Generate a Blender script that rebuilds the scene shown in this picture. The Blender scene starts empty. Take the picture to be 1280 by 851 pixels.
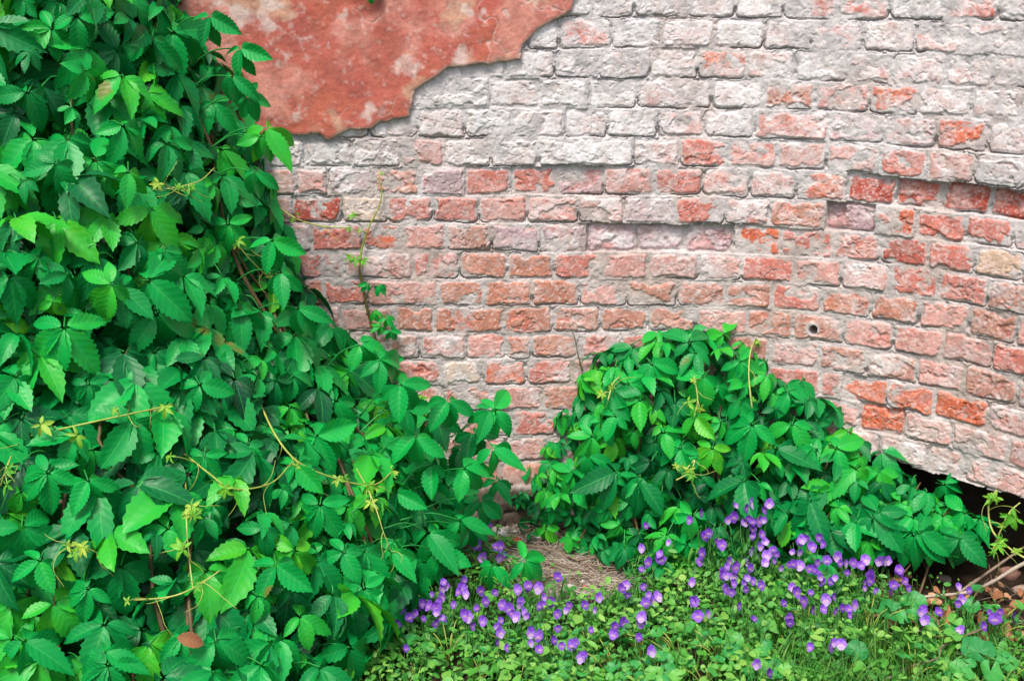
import bpy, math, random
import numpy as np
from mathutils import Vector

SEED = 11
random.seed(SEED)
rng = np.random.default_rng(SEED)
scene = bpy.context.scene
COL = scene.collection

# ------------------------------------------------------------------ camera, sky, sun, exposure
CAM_H, PITCH, FPX = 1.55, math.radians(16.35), 1500.0
cam_d = bpy.data.cameras.new("camera")
cam_d.sensor_width = 36.0
cam_d.lens = 36.0 * FPX / 1280.0
cam_d.clip_start = 0.05
cam_d.clip_end = 400.0
cam = bpy.data.objects.new("camera", cam_d)
cam.location = (0, 0, CAM_H)
cam.rotation_euler = (math.radians(90) - PITCH, 0, 0)
COL.objects.link(cam)
scene.camera = cam

SUN_EL, SUN_AZ = math.radians(60), math.radians(202)      # azimuth: clockwise from +Y
world = bpy.data.worlds.new("World")
scene.world = world
world.use_nodes = True
wn = world.node_tree.nodes
wl = world.node_tree.links
bg = wn["Background"]
sky = wn.new("ShaderNodeTexSky")
sky.sky_type = 'NISHITA'
sky.sun_disc = False
sky.sun_elevation = SUN_EL
sky.sun_rotation = SUN_AZ
sky.air_density = 1.0
sky.dust_density = 4.0
sky.ozone_density = 0.6
wl.new(sky.outputs[0], bg.inputs[0])
bg.inputs[1].default_value = 0.09
sun_d = bpy.data.lights.new("sun", 'SUN')
sun_d.energy = 1.5
sun_d.angle = math.radians(14)
sun_d.color = (1.0, 0.96, 0.90)
sun = bpy.data.objects.new("sun", sun_d)
sd_ = Vector((math.sin(SUN_AZ) * math.cos(SUN_EL), math.cos(SUN_AZ) * math.cos(SUN_EL), math.sin(SUN_EL)))
sun.rotation_euler = (-sd_).to_track_quat('-Z', 'Y').to_euler()
COL.objects.link(sun)
scene.view_settings.view_transform = 'Standard'
scene.view_settings.look = 'None'
scene.view_settings.exposure = 1.15
scene.view_settings.gamma = 1.0
scene.view_settings.use_curve_mapping = False

# ------------------------------------------------------------------ helpers
def lin(r, g, b):
    f = lambda c: (c / 255.0 / 12.92) if c / 255.0 <= 0.04045 else ((c / 255.0 + 0.055) / 1.055) ** 2.4
    return np.array([f(r), f(g), f(b)])

def sstep(a, b, x):
    t = np.clip((x - a) / (b - a), 0, 1)
    return t * t * (3 - 2 * t)

def _hash(ix, iy, s):
    h = (ix.astype(np.int64) * 374761393 + iy.astype(np.int64) * 668265263 + s * 974634777) & 0xFFFFFFFF
    h = ((h ^ (h >> 13)) * 1274126177) & 0xFFFFFFFF
    h = h ^ (h >> 16)
    return (h & 0xFFFFFF) / float(0xFFFFFF)

def vnoise(x, y, s=0):
    ix, iy = np.floor(x), np.floor(y)
    fx, fy = x - ix, y - iy
    fx = fx * fx * fx * (fx * (fx * 6 - 15) + 10)
    fy = fy * fy * fy * (fy * (fy * 6 - 15) + 10)
    a, b = _hash(ix, iy, s), _hash(ix + 1, iy, s)
    c, d = _hash(ix, iy + 1, s), _hash(ix + 1, iy + 1, s)
    return (a + (b - a) * fx) * (1 - fy) + (c + (d - c) * fx) * fy

def fbm(x, y, s=0, oct=4, gain=0.5):
    t, a, n = 0.0, 1.0, 0.0
    for o in range(oct):
        c, sn = math.cos(0.6 * o + 0.3), math.sin(0.6 * o + 0.3)
        t = t + a * vnoise((x * c - y * sn) * 2 ** o + 17.3 * o, (x * sn + y * c) * 2 ** o + 5.1 * o, s + o * 7)
        n += a
        a *= gain
    return t / n                                         # 0..1, mean 0.5

def np_mesh(name, V, F, attrs=None, smooth=True):
    """V (n,3); F list of face index arrays of one width each; attrs: name -> (kind, array)."""
    me = bpy.data.meshes.new(name)
    V = np.asarray(V, dtype=np.float32)
    Fs = F if isinstance(F, list) else [F]
    Fs = [np.asarray(f, dtype=np.int32) for f in Fs if len(f)]
    me.vertices.add(len(V))
    me.vertices.foreach_set("co", V.ravel())
    tot = sum(f.size for f in Fs)
    npoly = sum(len(f) for f in Fs)
    me.loops.add(tot)
    me.polygons.add(npoly)
    me.loops.foreach_set("vertex_index", np.concatenate([f.ravel() for f in Fs]))
    starts, o = [], 0
    for f in Fs:
        starts.append(o + np.arange(len(f)) * f.shape[1])
        o += f.size
    me.polygons.foreach_set("loop_start", np.concatenate(starts).astype(np.int32))
    if smooth:
        me.polygons.foreach_set("use_smooth", np.ones(npoly, dtype=bool))
    for k, (kind, arr) in (attrs or {}).items():
        at = me.attributes.new(k, kind, 'POINT')
        arr = np.asarray(arr, dtype=np.float32)
        if kind == 'FLOAT_COLOR':
            if arr.shape[1] == 3:
                arr = np.concatenate([arr, np.ones((len(arr), 1), np.float32)], 1)
            at.data.foreach_set("color", arr.ravel())
        elif kind == 'FLOAT_VECTOR':
            at.data.foreach_set("vector", arr.ravel())
        else:
            at.data.foreach_set("value", arr.ravel())
    me.update(calc_edges=True)
    me.validate()
    return me

def link(name, me, mat, parent=None, loc=None):
    o = bpy.data.objects.new(name, me)
    if mat is not None and len(me.materials) == 0:
        me.materials.append(mat)
    COL.objects.link(o)
    if loc is not None:
        o.location = loc
    if parent is not None:
        o.parent = parent
    return o

def tag(o, label, cat, group=None, kind=None):
    if label: o["label"] = label
    if cat: o["category"] = cat
    if group: o["group"] = group
    if kind: o["kind"] = kind
    return o

def thing(name, label, cat, loc=(0, 0, 0), group=None, kind='thing'):
    o = bpy.data.objects.new(name, None)
    o.empty_display_size = 0.05
    o.location = loc
    COL.objects.link(o)
    return tag(o, label, cat, group, kind)

def copy_thing(root, loc, rotz, scale=1.0):
    r = root.copy()
    COL.objects.link(r)
    r.location = loc
    r.rotation_euler = (0, 0, rotz)
    r.scale = (scale, scale, scale)
    for ch in list(root.children):
        c = ch.copy()
        COL.objects.link(c)
        c.parent = r
    return r

def catmull(P, n=6):
    P = np.asarray(P, float)
    if len(P) < 3:
        return np.array([P[0] + (P[-1] - P[0]) * t for t in np.linspace(0, 1, n + 1)])
    Q = np.concatenate([[2 * P[0] - P[1]], P, [2 * P[-1] - P[-2]]])
    out = []
    for i in range(1, len(Q) - 2):
        for t in np.linspace(0, 1, n, endpoint=False):
            a, b, c, d = Q[i - 1], Q[i], Q[i + 1], Q[i + 2]
            out.append(0.5 * (2 * b + (c - a) * t + (2 * a - 5 * b + 4 * c - d) * t * t + (3 * b - a - 3 * c + d) * t ** 3))
    out.append(P[-1])
    return np.array(out)

class Acc:
    """collects pieces into one mesh: verts, quads/tris and a per-vertex vector 'leaf' (u, v, tint)"""
    def __init__(self): self.V, self.Q, self.T, self.A, self.n = [], [], [], [], 0
    def add(self, V, Q=None, T=None, A=None):
        V = np.asarray(V, float)
        if Q is not None and len(Q): self.Q.append(np.asarray(Q) + self.n)
        if T is not None and len(T): self.T.append(np.asarray(T) + self.n)
        self.V.append(V)
        self.A.append(np.zeros((len(V), 3)) if A is None else np.asarray(A, float))
        self.n += len(V)
    def tube(self, P, r0, r1=None, sides=5, tint=0.5, smooth=5, knots=0.0):
        P = catmull(P, smooth)
        n = len(P)
        r1 = r0 if r1 is None else r1
        R = np.linspace(r0, r1, n)
        if knots: R = R * (1 + knots * (rng.random(n) - 0.3))
        T = np.gradient(P, axis=0)
        T /= np.linalg.norm(T, axis=1)[:, None] + 1e-9
        ref = np.array([0.3, 0.2, 0.93])
        U = np.cross(T, ref); U /= np.linalg.norm(U, axis=1)[:, None] + 1e-9
        W = np.cross(T, U)
        ang = np.arange(sides) * 2 * math.pi / sides
        V = P[:, None, :] + R[:, None, None] * (np.cos(ang)[None, :, None] * U[:, None, :] + np.sin(ang)[None, :, None] * W[:, None, :])
        V = V.reshape(-1, 3)
        i = np.arange(n - 1)[:, None] * sides
        j = np.arange(sides)[None, :]
        k = (j + 1) % sides
        Q = np.stack([i + j, i + k, i + sides + k, i + sides + j], -1).reshape(-1, 4)
        T_ = [[0, s + 1, s] for s in range(1, sides - 1)] + [[(n - 1) * sides, (n - 1) * sides + s, (n - 1) * sides + s + 1] for s in range(1, sides - 1)]
        A = np.zeros((len(V), 3)); A[:, 1] = np.repeat(np.linspace(0, 1, n), sides); A[:, 2] = tint
        self.add(V, Q, T_, A)
    def mesh(self, name, origin=(0, 0, 0), smooth=True):
        V = np.concatenate(self.V) - np.asarray(origin)
        F = []
        if self.Q: F.append(np.concatenate(self.Q))
        if self.T: F.append(np.concatenate(self.T))
        return np_mesh(name, V, F, {"leaf": ('FLOAT_VECTOR', np.concatenate(self.A))}, smooth)

def norm(v):
    v = np.asarray(v, float)
    return v / (np.linalg.norm(v) + 1e-12)

def frame_from(n, d):
    """columns: x (side), y (along d), z (normal n)"""
    n = norm(n)
    d = np.asarray(d, float); d = norm(d - n * np.dot(n, d))
    x = np.cross(d, n)
    return np.stack([x, d, n], 1)

# ------------------------------------------------------------------ where the wall stands
WD, WR, WX, Z0, ZP = 3.322, 1.1475, 0.405, 1.3932, 0.0795
ca, sa = math.cos(PITCH), math.sin(PITCH)
U_MIN, U_MAX = -2.6, WX + WR * 1.4

def wall_pt(u, z, h=0.0):
    u = np.asarray(u, float); z = np.asarray(z, float)
    ph = np.maximum(u - WX, 0) / WR
    nx, ny = -np.sin(ph), -np.cos(ph)
    X = np.where(u < WX, u, WX + WR * np.sin(ph))
    Y = np.where(u < WX, WD, WD - WR + WR * np.cos(ph))
    return np.stack([X + h * nx, Y + h * ny, z + 0 * X], -1)

def to_wall(p):
    p = np.asarray(p, float)
    X, Y = p[..., 0] - WX, p[..., 1] - (WD - WR)
    flat = X < 0
    u = np.where(flat, p[..., 0], WX + WR * np.arctan2(np.maximum(X, 0), np.maximum(Y, -9)))
    h = np.where(flat | (Y < 0), WR - Y, WR - np.hypot(X, Y))
    return u, p[..., 2], h

def project(p):
    p = np.asarray(p, float)
    dz = p[..., 2] - CAM_H
    fw = p[..., 1] * ca - dz * sa
    up = p[..., 1] * sa + dz * ca
    return 640 + FPX * p[..., 0] / fw, 425.5 - FPX * up / fw

def ray(px, py):
    x, y = (px - 640) / FPX, (425.5 - py) / FPX
    return norm([x, ca + y * sa, -sa + y * ca])

CAM = np.array([0, 0, CAM_H])

def hit_surface(px, py, T):
    """first point on the view ray where its distance to the wall drops below T(u,z)"""
    d = ray(px, py)
    t = np.arange(1.2, 4.6, 0.004)
    P = CAM + t[:, None] * d
    u, z, h = to_wall(P)
    m = (h <= T(u, z)) | (z <= 0.0)
    i = int(np.argmax(m)) if m.any() else len(t) - 1
    return P[i]

def on_wall(px, py, lift=0.0):
    p = hit_surface(px, py, lambda u, z: 0.0 * u)
    u, z, h = to_wall(p)
    return float(u), float(z)

def on_ground(px, py, z=0.0):
    d = ray(px, py)
    t = (z - CAM_H) / d[2]
    return CAM + t * d

# ------------------------------------------------------------------ materials
def new_mat(name):
    m = bpy.data.materials.new(name)
    m.use_nodes = True
    nt = m.node_tree
    return m, nt.nodes, nt.links, nt.nodes["Principled BSDF"]

def mix_rgb(N, L, a, b, fac, blend='MIX'):
    x = N.new("ShaderNodeMix"); x.data_type = 'RGBA'; x.blend_type = blend
    for sock, val in ((x.inputs[6], a), (x.inputs[7], b), (x.inputs[0], fac)):
        if hasattr(val, 'is_linked'): L.new(val, sock)
        elif isinstance(val, (int, float)): sock.default_value = val
        else: sock.default_value = (*val[:3], 1)
    return x.outputs[2]

def mathn(N, L, op, a, b=None, clamp=False):
    x = N.new("ShaderNodeMath"); x.operation = op; x.use_clamp = clamp
    for i, val in enumerate((a, b)):
        if val is None: continue
        if hasattr(val, 'is_linked'): L.new(val, x.inputs[i])
        else: x.inputs[i].default_value = val
    return x.outputs[0]

def ramp(N, L, fac, stops, interp='LINEAR'):
    r = N.new("ShaderNodeValToRGB")
    r.color_ramp.interpolation = interp
    el = r.color_ramp.elements
    while len(el) < len(stops): el.new(0.5)
    for e, (p, c) in zip(el, stops):
        e.position = p; e.color = (*c[:3], 1)
    L.new(fac, r.inputs[0])
    return r.outputs[0]

def noise_tex(N, L, scale, detail=4, rough=0.6, vec=None):
    t = N.new("ShaderNodeTexNoise")
    t.inputs["Scale"].default_value = scale
    t.inputs["Detail"].default_value = detail
    t.inputs["Roughness"].default_value = rough
    if vec is not None: L.new(vec, t.inputs["Vector"])
    return t.outputs["Fac"]

def wear_material(name, rough=0.92, grain=0.35, bump=0.5):
    """mineral surface whose own colours are stored on the mesh, broken up by fine grain"""
    m, N, L, B = new_mat(name)
    at = N.new("ShaderNodeAttribute"); at.attribute_name = "hue"
    tc = N.new("ShaderNodeTexCoord")
    n1 = noise_tex(N, L, 210, 6, 0.75, tc.outputs["Object"])
    n2 = noise_tex(N, L, 45, 5, 0.65, tc.outputs["Object"])
    g = ramp(N, L, n1, [(0.3, (1 - grain,) * 3), (0.7, (1 + grain * 0.5,) * 3)])
    g2 = ramp(N, L, n2, [(0.3, (1 - grain * 0.6,) * 3), (0.7, (1 + grain * 0.3,) * 3)])
    c = mix_rgb(N, L, at.outputs["Color"], g, 1.0, 'MULTIPLY')
    c = mix_rgb(N, L, c, g2, 1.0, 'MULTIPLY')
    L.new(c, B.inputs["Base Color"])
    B.inputs["Roughness"].default_value = rough
    B.inputs["Specular IOR Level"].default_value = 0.2
    bp = N.new("ShaderNodeBump"); bp.inputs["Strength"].default_value = bump; bp.inputs["Distance"].default_value = 0.003
    L.new(mathn(N, L, 'ADD', n1, n2), bp.inputs["Height"])
    L.new(bp.outputs[0], B.inputs["Normal"])
    return m

def leaf_material(name, stops, rough=0.42, rib=(0.25, 0.5, 0.1), veins=7.0, trans=0.22, ribw=0.07, spec=0.5, spots=False):
    m, N, L, B = new_mat(name)
    at = N.new("ShaderNodeAttribute"); at.attribute_name = "leaf"
    sp = N.new("ShaderNodeSeparateXYZ"); L.new(at.outputs["Vector"], sp.inputs[0])
    u, v, tint = sp.outputs
    tc = N.new("ShaderNodeTexCoord")
    nz = noise_tex(N, L, 35, 3, 0.6, tc.outputs["Object"])
    t2 = mathn(N, L, 'ADD', tint, mathn(N, L, 'MULTIPLY', mathn(N, L, 'SUBTRACT', nz, 0.5), 0.22), True)
    base = ramp(N, L, t2, stops)
    au = mathn(N, L, 'ABSOLUTE', u)
    ribm = mathn(N, L, 'SUBTRACT', 1.0, mathn(N, L, 'DIVIDE', au, ribw), True)
    ph = mathn(N, L, 'MULTIPLY', mathn(N, L, 'SUBTRACT', v, mathn(N, L, 'MULTIPLY', au, 0.22)), veins * 6.283)
    sv = mathn(N, L, 'SINE', ph)
    vm = mathn(N, L, 'POWER', mathn(N, L, 'MULTIPLY', mathn(N, L, 'ADD', sv, 1.0), 0.5), 9.0)
    c = mix_rgb(N, L, base, rib, mathn(N, L, 'MULTIPLY', ribm, 0.55))
    c = mix_rgb(N, L, c, rib, mathn(N, L, 'MULTIPLY', vm, 0.10))
    if spots:
        n3 = noise_tex(N, L, 9, 2, 0.4, tc.outputs["Object"])
        k = ramp(N, L, n3, [(0.735, (0, 0, 0)), (0.775, (1, 1, 1))])
        c = mix_rgb(N, L, c, (0.22, 0.12, 0.02), mathn(N, L, 'MULTIPLY', k, 0.7))
    L.new(c, B.inputs["Base Color"])
    B.inputs["Roughness"].default_value = rough
    B.inputs["Specular IOR Level"].default_value = spec
    bp = N.new("ShaderNodeBump"); bp.inputs["Strength"].default_value = 0.35; bp.inputs["Distance"].default_value = 0.0009
    hh = mathn(N, L, 'ADD', mathn(N, L, 'MULTIPLY', sv, 0.5), mathn(N, L, 'MULTIPLY', ribm, -1.2))
    hh = mathn(N, L, 'ADD', hh, mathn(N, L, 'MULTIPLY', noise_tex(N, L, 120, 3, 0.6, tc.outputs["Object"]), 1.2))
    L.new(hh, bp.inputs["Height"])
    L.new(bp.outputs[0], B.inputs["Normal"])
    tr = N.new("ShaderNodeBsdfTranslucent")
    L.new(mix_rgb(N, L, c, (0.06, 0.5, 0.02), 0.35), tr.inputs[0])
    mx = N.new("ShaderNodeMixShader"); mx.inputs[0].default_value = trans
    L.new(B.outputs[0], mx.inputs[1]); L.new(tr.outputs[0], mx.inputs[2])
    out = [n for n in N if n.type == 'OUTPUT_MATERIAL'][0]
    L.new(mx.outputs[0], out.inputs[0])
    return m

def stem_material(name, stops, rough=0.55):
    m, N, L, B = new_mat(name)
    at = N.new("ShaderNodeAttribute"); at.attribute_name = "leaf"
    sp = N.new("ShaderNodeSeparateXYZ"); L.new(at.outputs["Vector"], sp.inputs[0])
    tc = N.new("ShaderNodeTexCoord")
    nz = noise_tex(N, L, 60, 4, 0.65, tc.outputs["Object"])
    t2 = mathn(N, L, 'ADD', sp.outputs[2], mathn(N, L, 'MULTIPLY', mathn(N, L, 'SUBTRACT', nz, 0.5), 0.4), True)
    L.new(ramp(N, L, t2, stops), B.inputs["Base Color"])
    B.inputs["Roughness"].default_value = rough
    bp = N.new("ShaderNodeBump"); bp.inputs["Strength"].default_value = 0.5; bp.inputs["Distance"].default_value = 0.002
    L.new(nz, bp.inputs["Height"]); L.new(bp.outputs[0], B.inputs["Normal"])
    return m

M_BRICK = wear_material("old_brickwork", 0.93, 0.26, 0.40)
M_PLASTER = wear_material("red_plaster", 0.9, 0.22, 0.35)
M_STONE = wear_material("pale_rubble", 0.9, 0.3, 0.5)
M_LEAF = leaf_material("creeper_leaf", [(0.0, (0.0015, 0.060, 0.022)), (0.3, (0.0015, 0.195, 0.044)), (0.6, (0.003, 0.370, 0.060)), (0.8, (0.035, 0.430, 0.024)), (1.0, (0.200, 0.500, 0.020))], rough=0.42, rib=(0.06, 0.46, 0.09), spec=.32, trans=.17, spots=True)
M_YOUNG = leaf_material("young_creeper_leaf", [(0.0, (0.04, 0.34, 0.02)), (0.5, (0.17, 0.52, 0.03)), (1.0, (0.46, 0.60, 0.07))], rough=0.45, rib=(0.45, 0.5, 0.12), trans=0.3)
M_SHOOT = stem_material("green_shoot", [(0.0, (0.09, 0.035, 0.02)), (0.35, (0.16, 0.17, 0.03)), (0.7, (0.34, 0.42, 0.07)), (1.0, (0.52, 0.52, 0.16))])
M_WOOD = stem_material("dry_wood", [(0.0, (0.05, 0.03, 0.02)), (0.5, (0.20, 0.13, 0.085)), (1.0, (0.46, 0.39, 0.31))], 0.8)
M_COVER = leaf_material("small_ground_leaf", [(0.0, (0.02, 0.17, 0.015)), (0.5, (0.08, 0.38, 0.035)), (1.0, (0.29, 0.54, 0.09))], rough=0.5, rib=(0.16, 0.42, 0.09), veins=4, trans=0.3)
M_VFOL = leaf_material("viola_leaf", [(0.0, (0.01, 0.12, 0.02)), (0.5, (0.05, 0.29, 0.035)), (1.0, (0.20, 0.46, 0.08))], rough=0.5, rib=(0.14, 0.4, 0.1), veins=4, trans=0.28)
M_ROUND = leaf_material("round_leaf", [(0.0, (0.01, 0.20, 0.06)), (0.5, (0.04, 0.33, 0.06)), (1.0, (0.18, 0.48, 0.06))], rough=0.5, rib=(0.10, 0.42, 0.12), veins=5, trans=0.25, ribw=0.05)
M_GRASS = leaf_material("grass_blade", [(0.0, (0.02, 0.12, 0.01)), (0.5, (0.05, 0.25, 0.02)), (1.0, (0.24, 0.38, 0.07))], rough=0.5, rib=(0.1, 0.35, 0.06), veins=1, trans=0.3)
M_DEAD = leaf_material("dead_leaf", [(0.0, (0.12, 0.05, 0.025)), (0.5, (0.40, 0.17, 0.08)), (1.0, (0.66, 0.38, 0.22))], rough=0.75, rib=(0.35, 0.2, 0.1), veins=6, trans=0.15, spec=0.2)

def petal_material():
    m, N, L, B = new_mat("viola_petal")
    at = N.new("ShaderNodeAttribute"); at.attribute_name = "hue"
    L.new(at.outputs["Color"], B.inputs["Base Color"])
    B.inputs["Roughness"].default_value = 0.6
    tr = N.new("ShaderNodeBsdfTranslucent"); L.new(at.outputs["Color"], tr.inputs[0])
    mx = N.new("ShaderNodeMixShader"); mx.inputs[0].default_value = 0.25
    L.new(B.outputs[0], mx.inputs[1]); L.new(tr.outputs[0], mx.inputs[2])
    L.new(mx.outputs[0], [n for n in N if n.type == 'OUTPUT_MATERIAL'][0].inputs[0])
    return m
M_PETAL = petal_material()

# ------------------------------------------------------------------ ground
PATH_C = on_ground(700, 705)[:2]

def ground_z(x, y):
    x = np.asarray(x, float); y = np.asarray(y, float)
    return 0.018 * (fbm(x * 6, y * 6, 41, 4) - 0.5) + 0.008 * (fbm(x * 45, y * 45, 42, 3) - 0.5)

def make_ground():
    far = np.array([3.0, 3.6, 5, 8, 14, 30, 80])
    xs = np.concatenate([-far[::-1], np.arange(-1.6, 1.9, 0.012), far])
    ys = np.concatenate([-far[::-1], [-1.5, 0, 1.0], np.arange(1.7, 3.45, 0.012), [3.7, 4.2, 6, 10, 20, 40, 80]])
    X, Y = np.meshgrid(xs, ys)
    Z = ground_z(X, Y)
    n, m = X.shape
    i = np.arange(n - 1)[:, None] * m + np.arange(m - 1)[None, :]
    Q = np.stack([i, i + 1, i + m + 1, i + m], -1).reshape(-1, 4)
    # soil, with the pale trampled patch in front of the wall's foot
    e = np.hypot((X - PATH_C[0] - 0.02) / 0.27, (Y - PATH_C[1] - 0.08) / 0.34) + 0.7 * (fbm(X * 9, Y * 9, 43, 4) - 0.5)
    k = 1 - sstep(0.65, 1.15, e)
    soil = lin(62, 50, 38) * (0.6 + 0.8 * fbm(X * 30, Y * 30, 44, 4))[..., None]
    pale = lin(158, 150, 138) * (0.30 + 1.2 * fbm(X * 24, Y * 24, 45, 5))[..., None]
    c = soil * (1 - k[..., None]) + pale * k[..., None]
    me = np_mesh("ground", np.stack([X, Y, Z], -1).reshape(-1, 3), Q, {"hue": ('FLOAT_COLOR', c.reshape(-1, 3))})
    o = link("ground", me, wear_material("soil", 0.95, 0.5, 1.0))
    tag(o, "dark soil with a pale dry patch at the foot of the wall", "ground", None, 'structure')
make_ground()

# ------------------------------------------------------------------ the brick wall
JOINTS = {
 -1: [680, 740, 793, 859, 920, 981, 1048, 1113, 1183, 1248, 1310],
 0: [660, 699, 765, 828, 893, 955, 1016, 1080, 1145, 1208, 1273, 1336],
 1: [520, 578, 632, 694, 750, 811, 873, 934, 994, 1058, 1115, 1181, 1242, 1305],
 2: [490, 551, 612, 675, 735, 798, 891, 955, 1019, 1086, 1149, 1215, 1278, 1340],
 3: [400, 460, 521, 581, 640, 707, 760, 823, 880, 943, 1037, 1106, 1171, 1233, 1300],
 4: [320, 379, 440, 500, 556, 613, 673, 793, 850, 910, 971, 1033, 1100, 1160, 1220, 1285],
 5: [310, 369, 409, 468, 524, 581, 638, 697, 756, 818, 878, 938, 997, 1058, 1119, 1175, 1235, 1300],
 6: [310, 365, 426, 484, 541, 599, 659, 723, 781, 844, 907, 964, 1031, 1093, 1145, 1205, 1265, 1330],
 7: [330, 390, 453, 503, 558, 614, 675, 733, 796, 856, 918, 977, 1041, 1100, 1159, 1219, 1277, 1340],
 8: [315, 372, 430, 516, 574, 634, 693, 750, 811, 873, 928, 992, 1051, 1111, 1172, 1234, 1300],
 9: [345, 406, 458, 548, 605, 665, 724, 784, 846, 908, 965, 1026, 1090, 1149, 1210, 1270, 1335],
 10: [365, 426, 493, 543, 630, 690, 750, 810, 870, 933, 991, 1054, 1116, 1178, 1240, 1305],
 11: [465, 525, 583, 633, 665, 724, 778, 840, 900, 962, 1023, 1083, 1145, 1205, 1270, 1335],
 12: [495, 554, 603, 658, 715, 775, 835, 895, 960, 1026, 1053, 1110, 1167, 1235, 1300],
 13: [500, 555, 614, 679, 730, 790, 850, 910, 970, 1020, 1074, 1130, 1188, 1260, 1320],
 14: [504, 564, 640, 695, 755, 815, 875, 935, 995, 1045, 1098, 1158, 1205, 1290]}
ORANGE, RED, DEEP, PINK, TAN, MAUVE, CREAM, WHITE, GREY = (lin(222, 118, 84), lin(208, 126, 112), lin(186, 92, 78), lin(216, 160, 150),
    lin(200, 136, 114), lin(198, 168, 173), lin(226, 192, 164), lin(234, 232, 232), lin(202, 200, 200))
# single bricks that stand out: (x in the photo, course, colour, limewash 0..1, set-back in m)
SPECIAL = [
 (665, 5, RED, .25, -.010), (727, 5, MAUVE, .35, -.010), (610, 5, RED, .15, -.006), (850, 5, RED, .3, 0), (1090, 5, DEEP, .05, -.012),
 (1147, 5, RED, .0, -.026), (1205, 5, DEEP, .05, -.028), (1268, 5, DEEP, .0, -.030), (1028, 5, ORANGE, .45, .004), (968, 5, PINK, .6, .003),
 (1320, 5, DEEP, .0, -.03),
 (395, 6, DEEP, .1, -.004), (455, 6, CREAM, .45, 0), (512, 6, RED, .3, 0), (570, 6, RED, .12, 0), (750, 6, PINK, .6, .004), (812, 6, MAUVE, .55, .004),
 (875, 6, RED, .12, .006), (935, 6, PINK, .5, .005), (998, 6, TAN, .38, .005), (1062, 6, MAUVE, .35, -.030), (1119, 6, ORANGE, .10, .004),
 (1175, 6, RED, .1, -.004), (1235, 6, RED, .2, -.004), (1298, 6, MAUVE, .5, -.014),
 (478, 7, ORANGE, .1, 0), (428, 7, RED, .35, 0), (530, 7, PINK, .2, 0), (764, 7, MAUVE, .5, -.022), (826, 7, MAUVE, .55, -.028), (887, 7, MAUVE, .5, -.026),
 (947, 7, ORANGE, .0, -.003), (1009, 7, RED, .15, -.002), (1070, 7, PINK, .3, .0), (1130, 7, DEEP, .05, -.002), (1189, 7, RED, .3, 0), (1248, 7, CREAM, .15, 0),
 (960, 8, RED, .05, .002), (1022, 8, PINK, .3, .002), (1080, 8, PINK, .6, .002), (842, 8, PINK, .35, .004), (900, 8, PINK, .5, .004), (780, 8, PINK, .3, .004),
 (1140, 8, RED, .3, 0), (1203, 8, RED, .28, 0), (995, 9, RED, .2, 0), (1058, 9, TAN, .3, 0), (935, 9, TAN, .3, .004), (815, 9, TAN, .3, .003),
 (575, 9, TAN, .05, 0), (635, 9, TAN, .05, 0), (695, 9, TAN, .2, 0), (500, 9, PINK, .2, 0), (585, 10, TAN, .1, 0), (720, 10, TAN, .15, 0),
 (660, 10, TAN, .15, 0), (1022, 10, TAN, .42, 0), (960, 10, TAN, .3, 0), (1040, 11, TAN, .4, 0), (780, 10, TAN, .1, 0), (588, 8, TAN, .15, 0), (663, 8, TAN, .12, 0), (720, 8, RED, .2, 0), (604, 8, TAN, .2, 0),
 (630, 12, ORANGE, .42, 0), (578, 12, CREAM, .6, 0), (686, 12, RED, .4, 0), (1040, 12, RED, .3, 0), (1080, 12, ORANGE, .12, -.008), (1138, 12, ORANGE, .02, .002),
 (1200, 12, ORANGE, .15, 0), (1265, 12, PINK, .55, 0), (1000, 12, RED, .15, 0), (1100, 13, ORANGE, .1, -.018), (1160, 13, PINK, .5, .002), (1222, 13, PINK, .55, .002),
 (667, 14, RED, .35, 0), (715, 14, TAN, .3, 0), (600, 13, TAN, .3, 0), (700, 13, TAN, .35, 0),
 (1201, 3, ORANGE, .25, .004), (1118, 2, ORANGE, .42, .004), (1052, 2, RED, .55, .003), (987, 2, TAN, .45, .002), (905, 1, ORANGE, .6, 0),
 (1130, 4, RED, .2, .010), (1190, 4, PINK, .5, .012), (1252, 4, GREY, .55, .014), (733, 4, WHITE, .75, .007), (1066, 4, PINK, .5, .004),
 (880, 4, RED, .4, 0), (1000, 4, PINK, .5, 0), (940, 4, PINK, .5, 0), (990, 3, RED, .5, .004), (1071, 3, MAUVE, .55, .004), (640, -1, RED, .7, 0),
 (735, 0, RED, .55, 0), (1045, 0, RED, .7, 0), (1015, -1, RED, .55, 0), (1080, -1, RED, .6, 0), (1215, -1, RED, .6, 0), (420, 5, MAUVE, .6, 0), (390, 5, PINK, .5, 0), (530, 4, PINK, .55, 0)]

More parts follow.
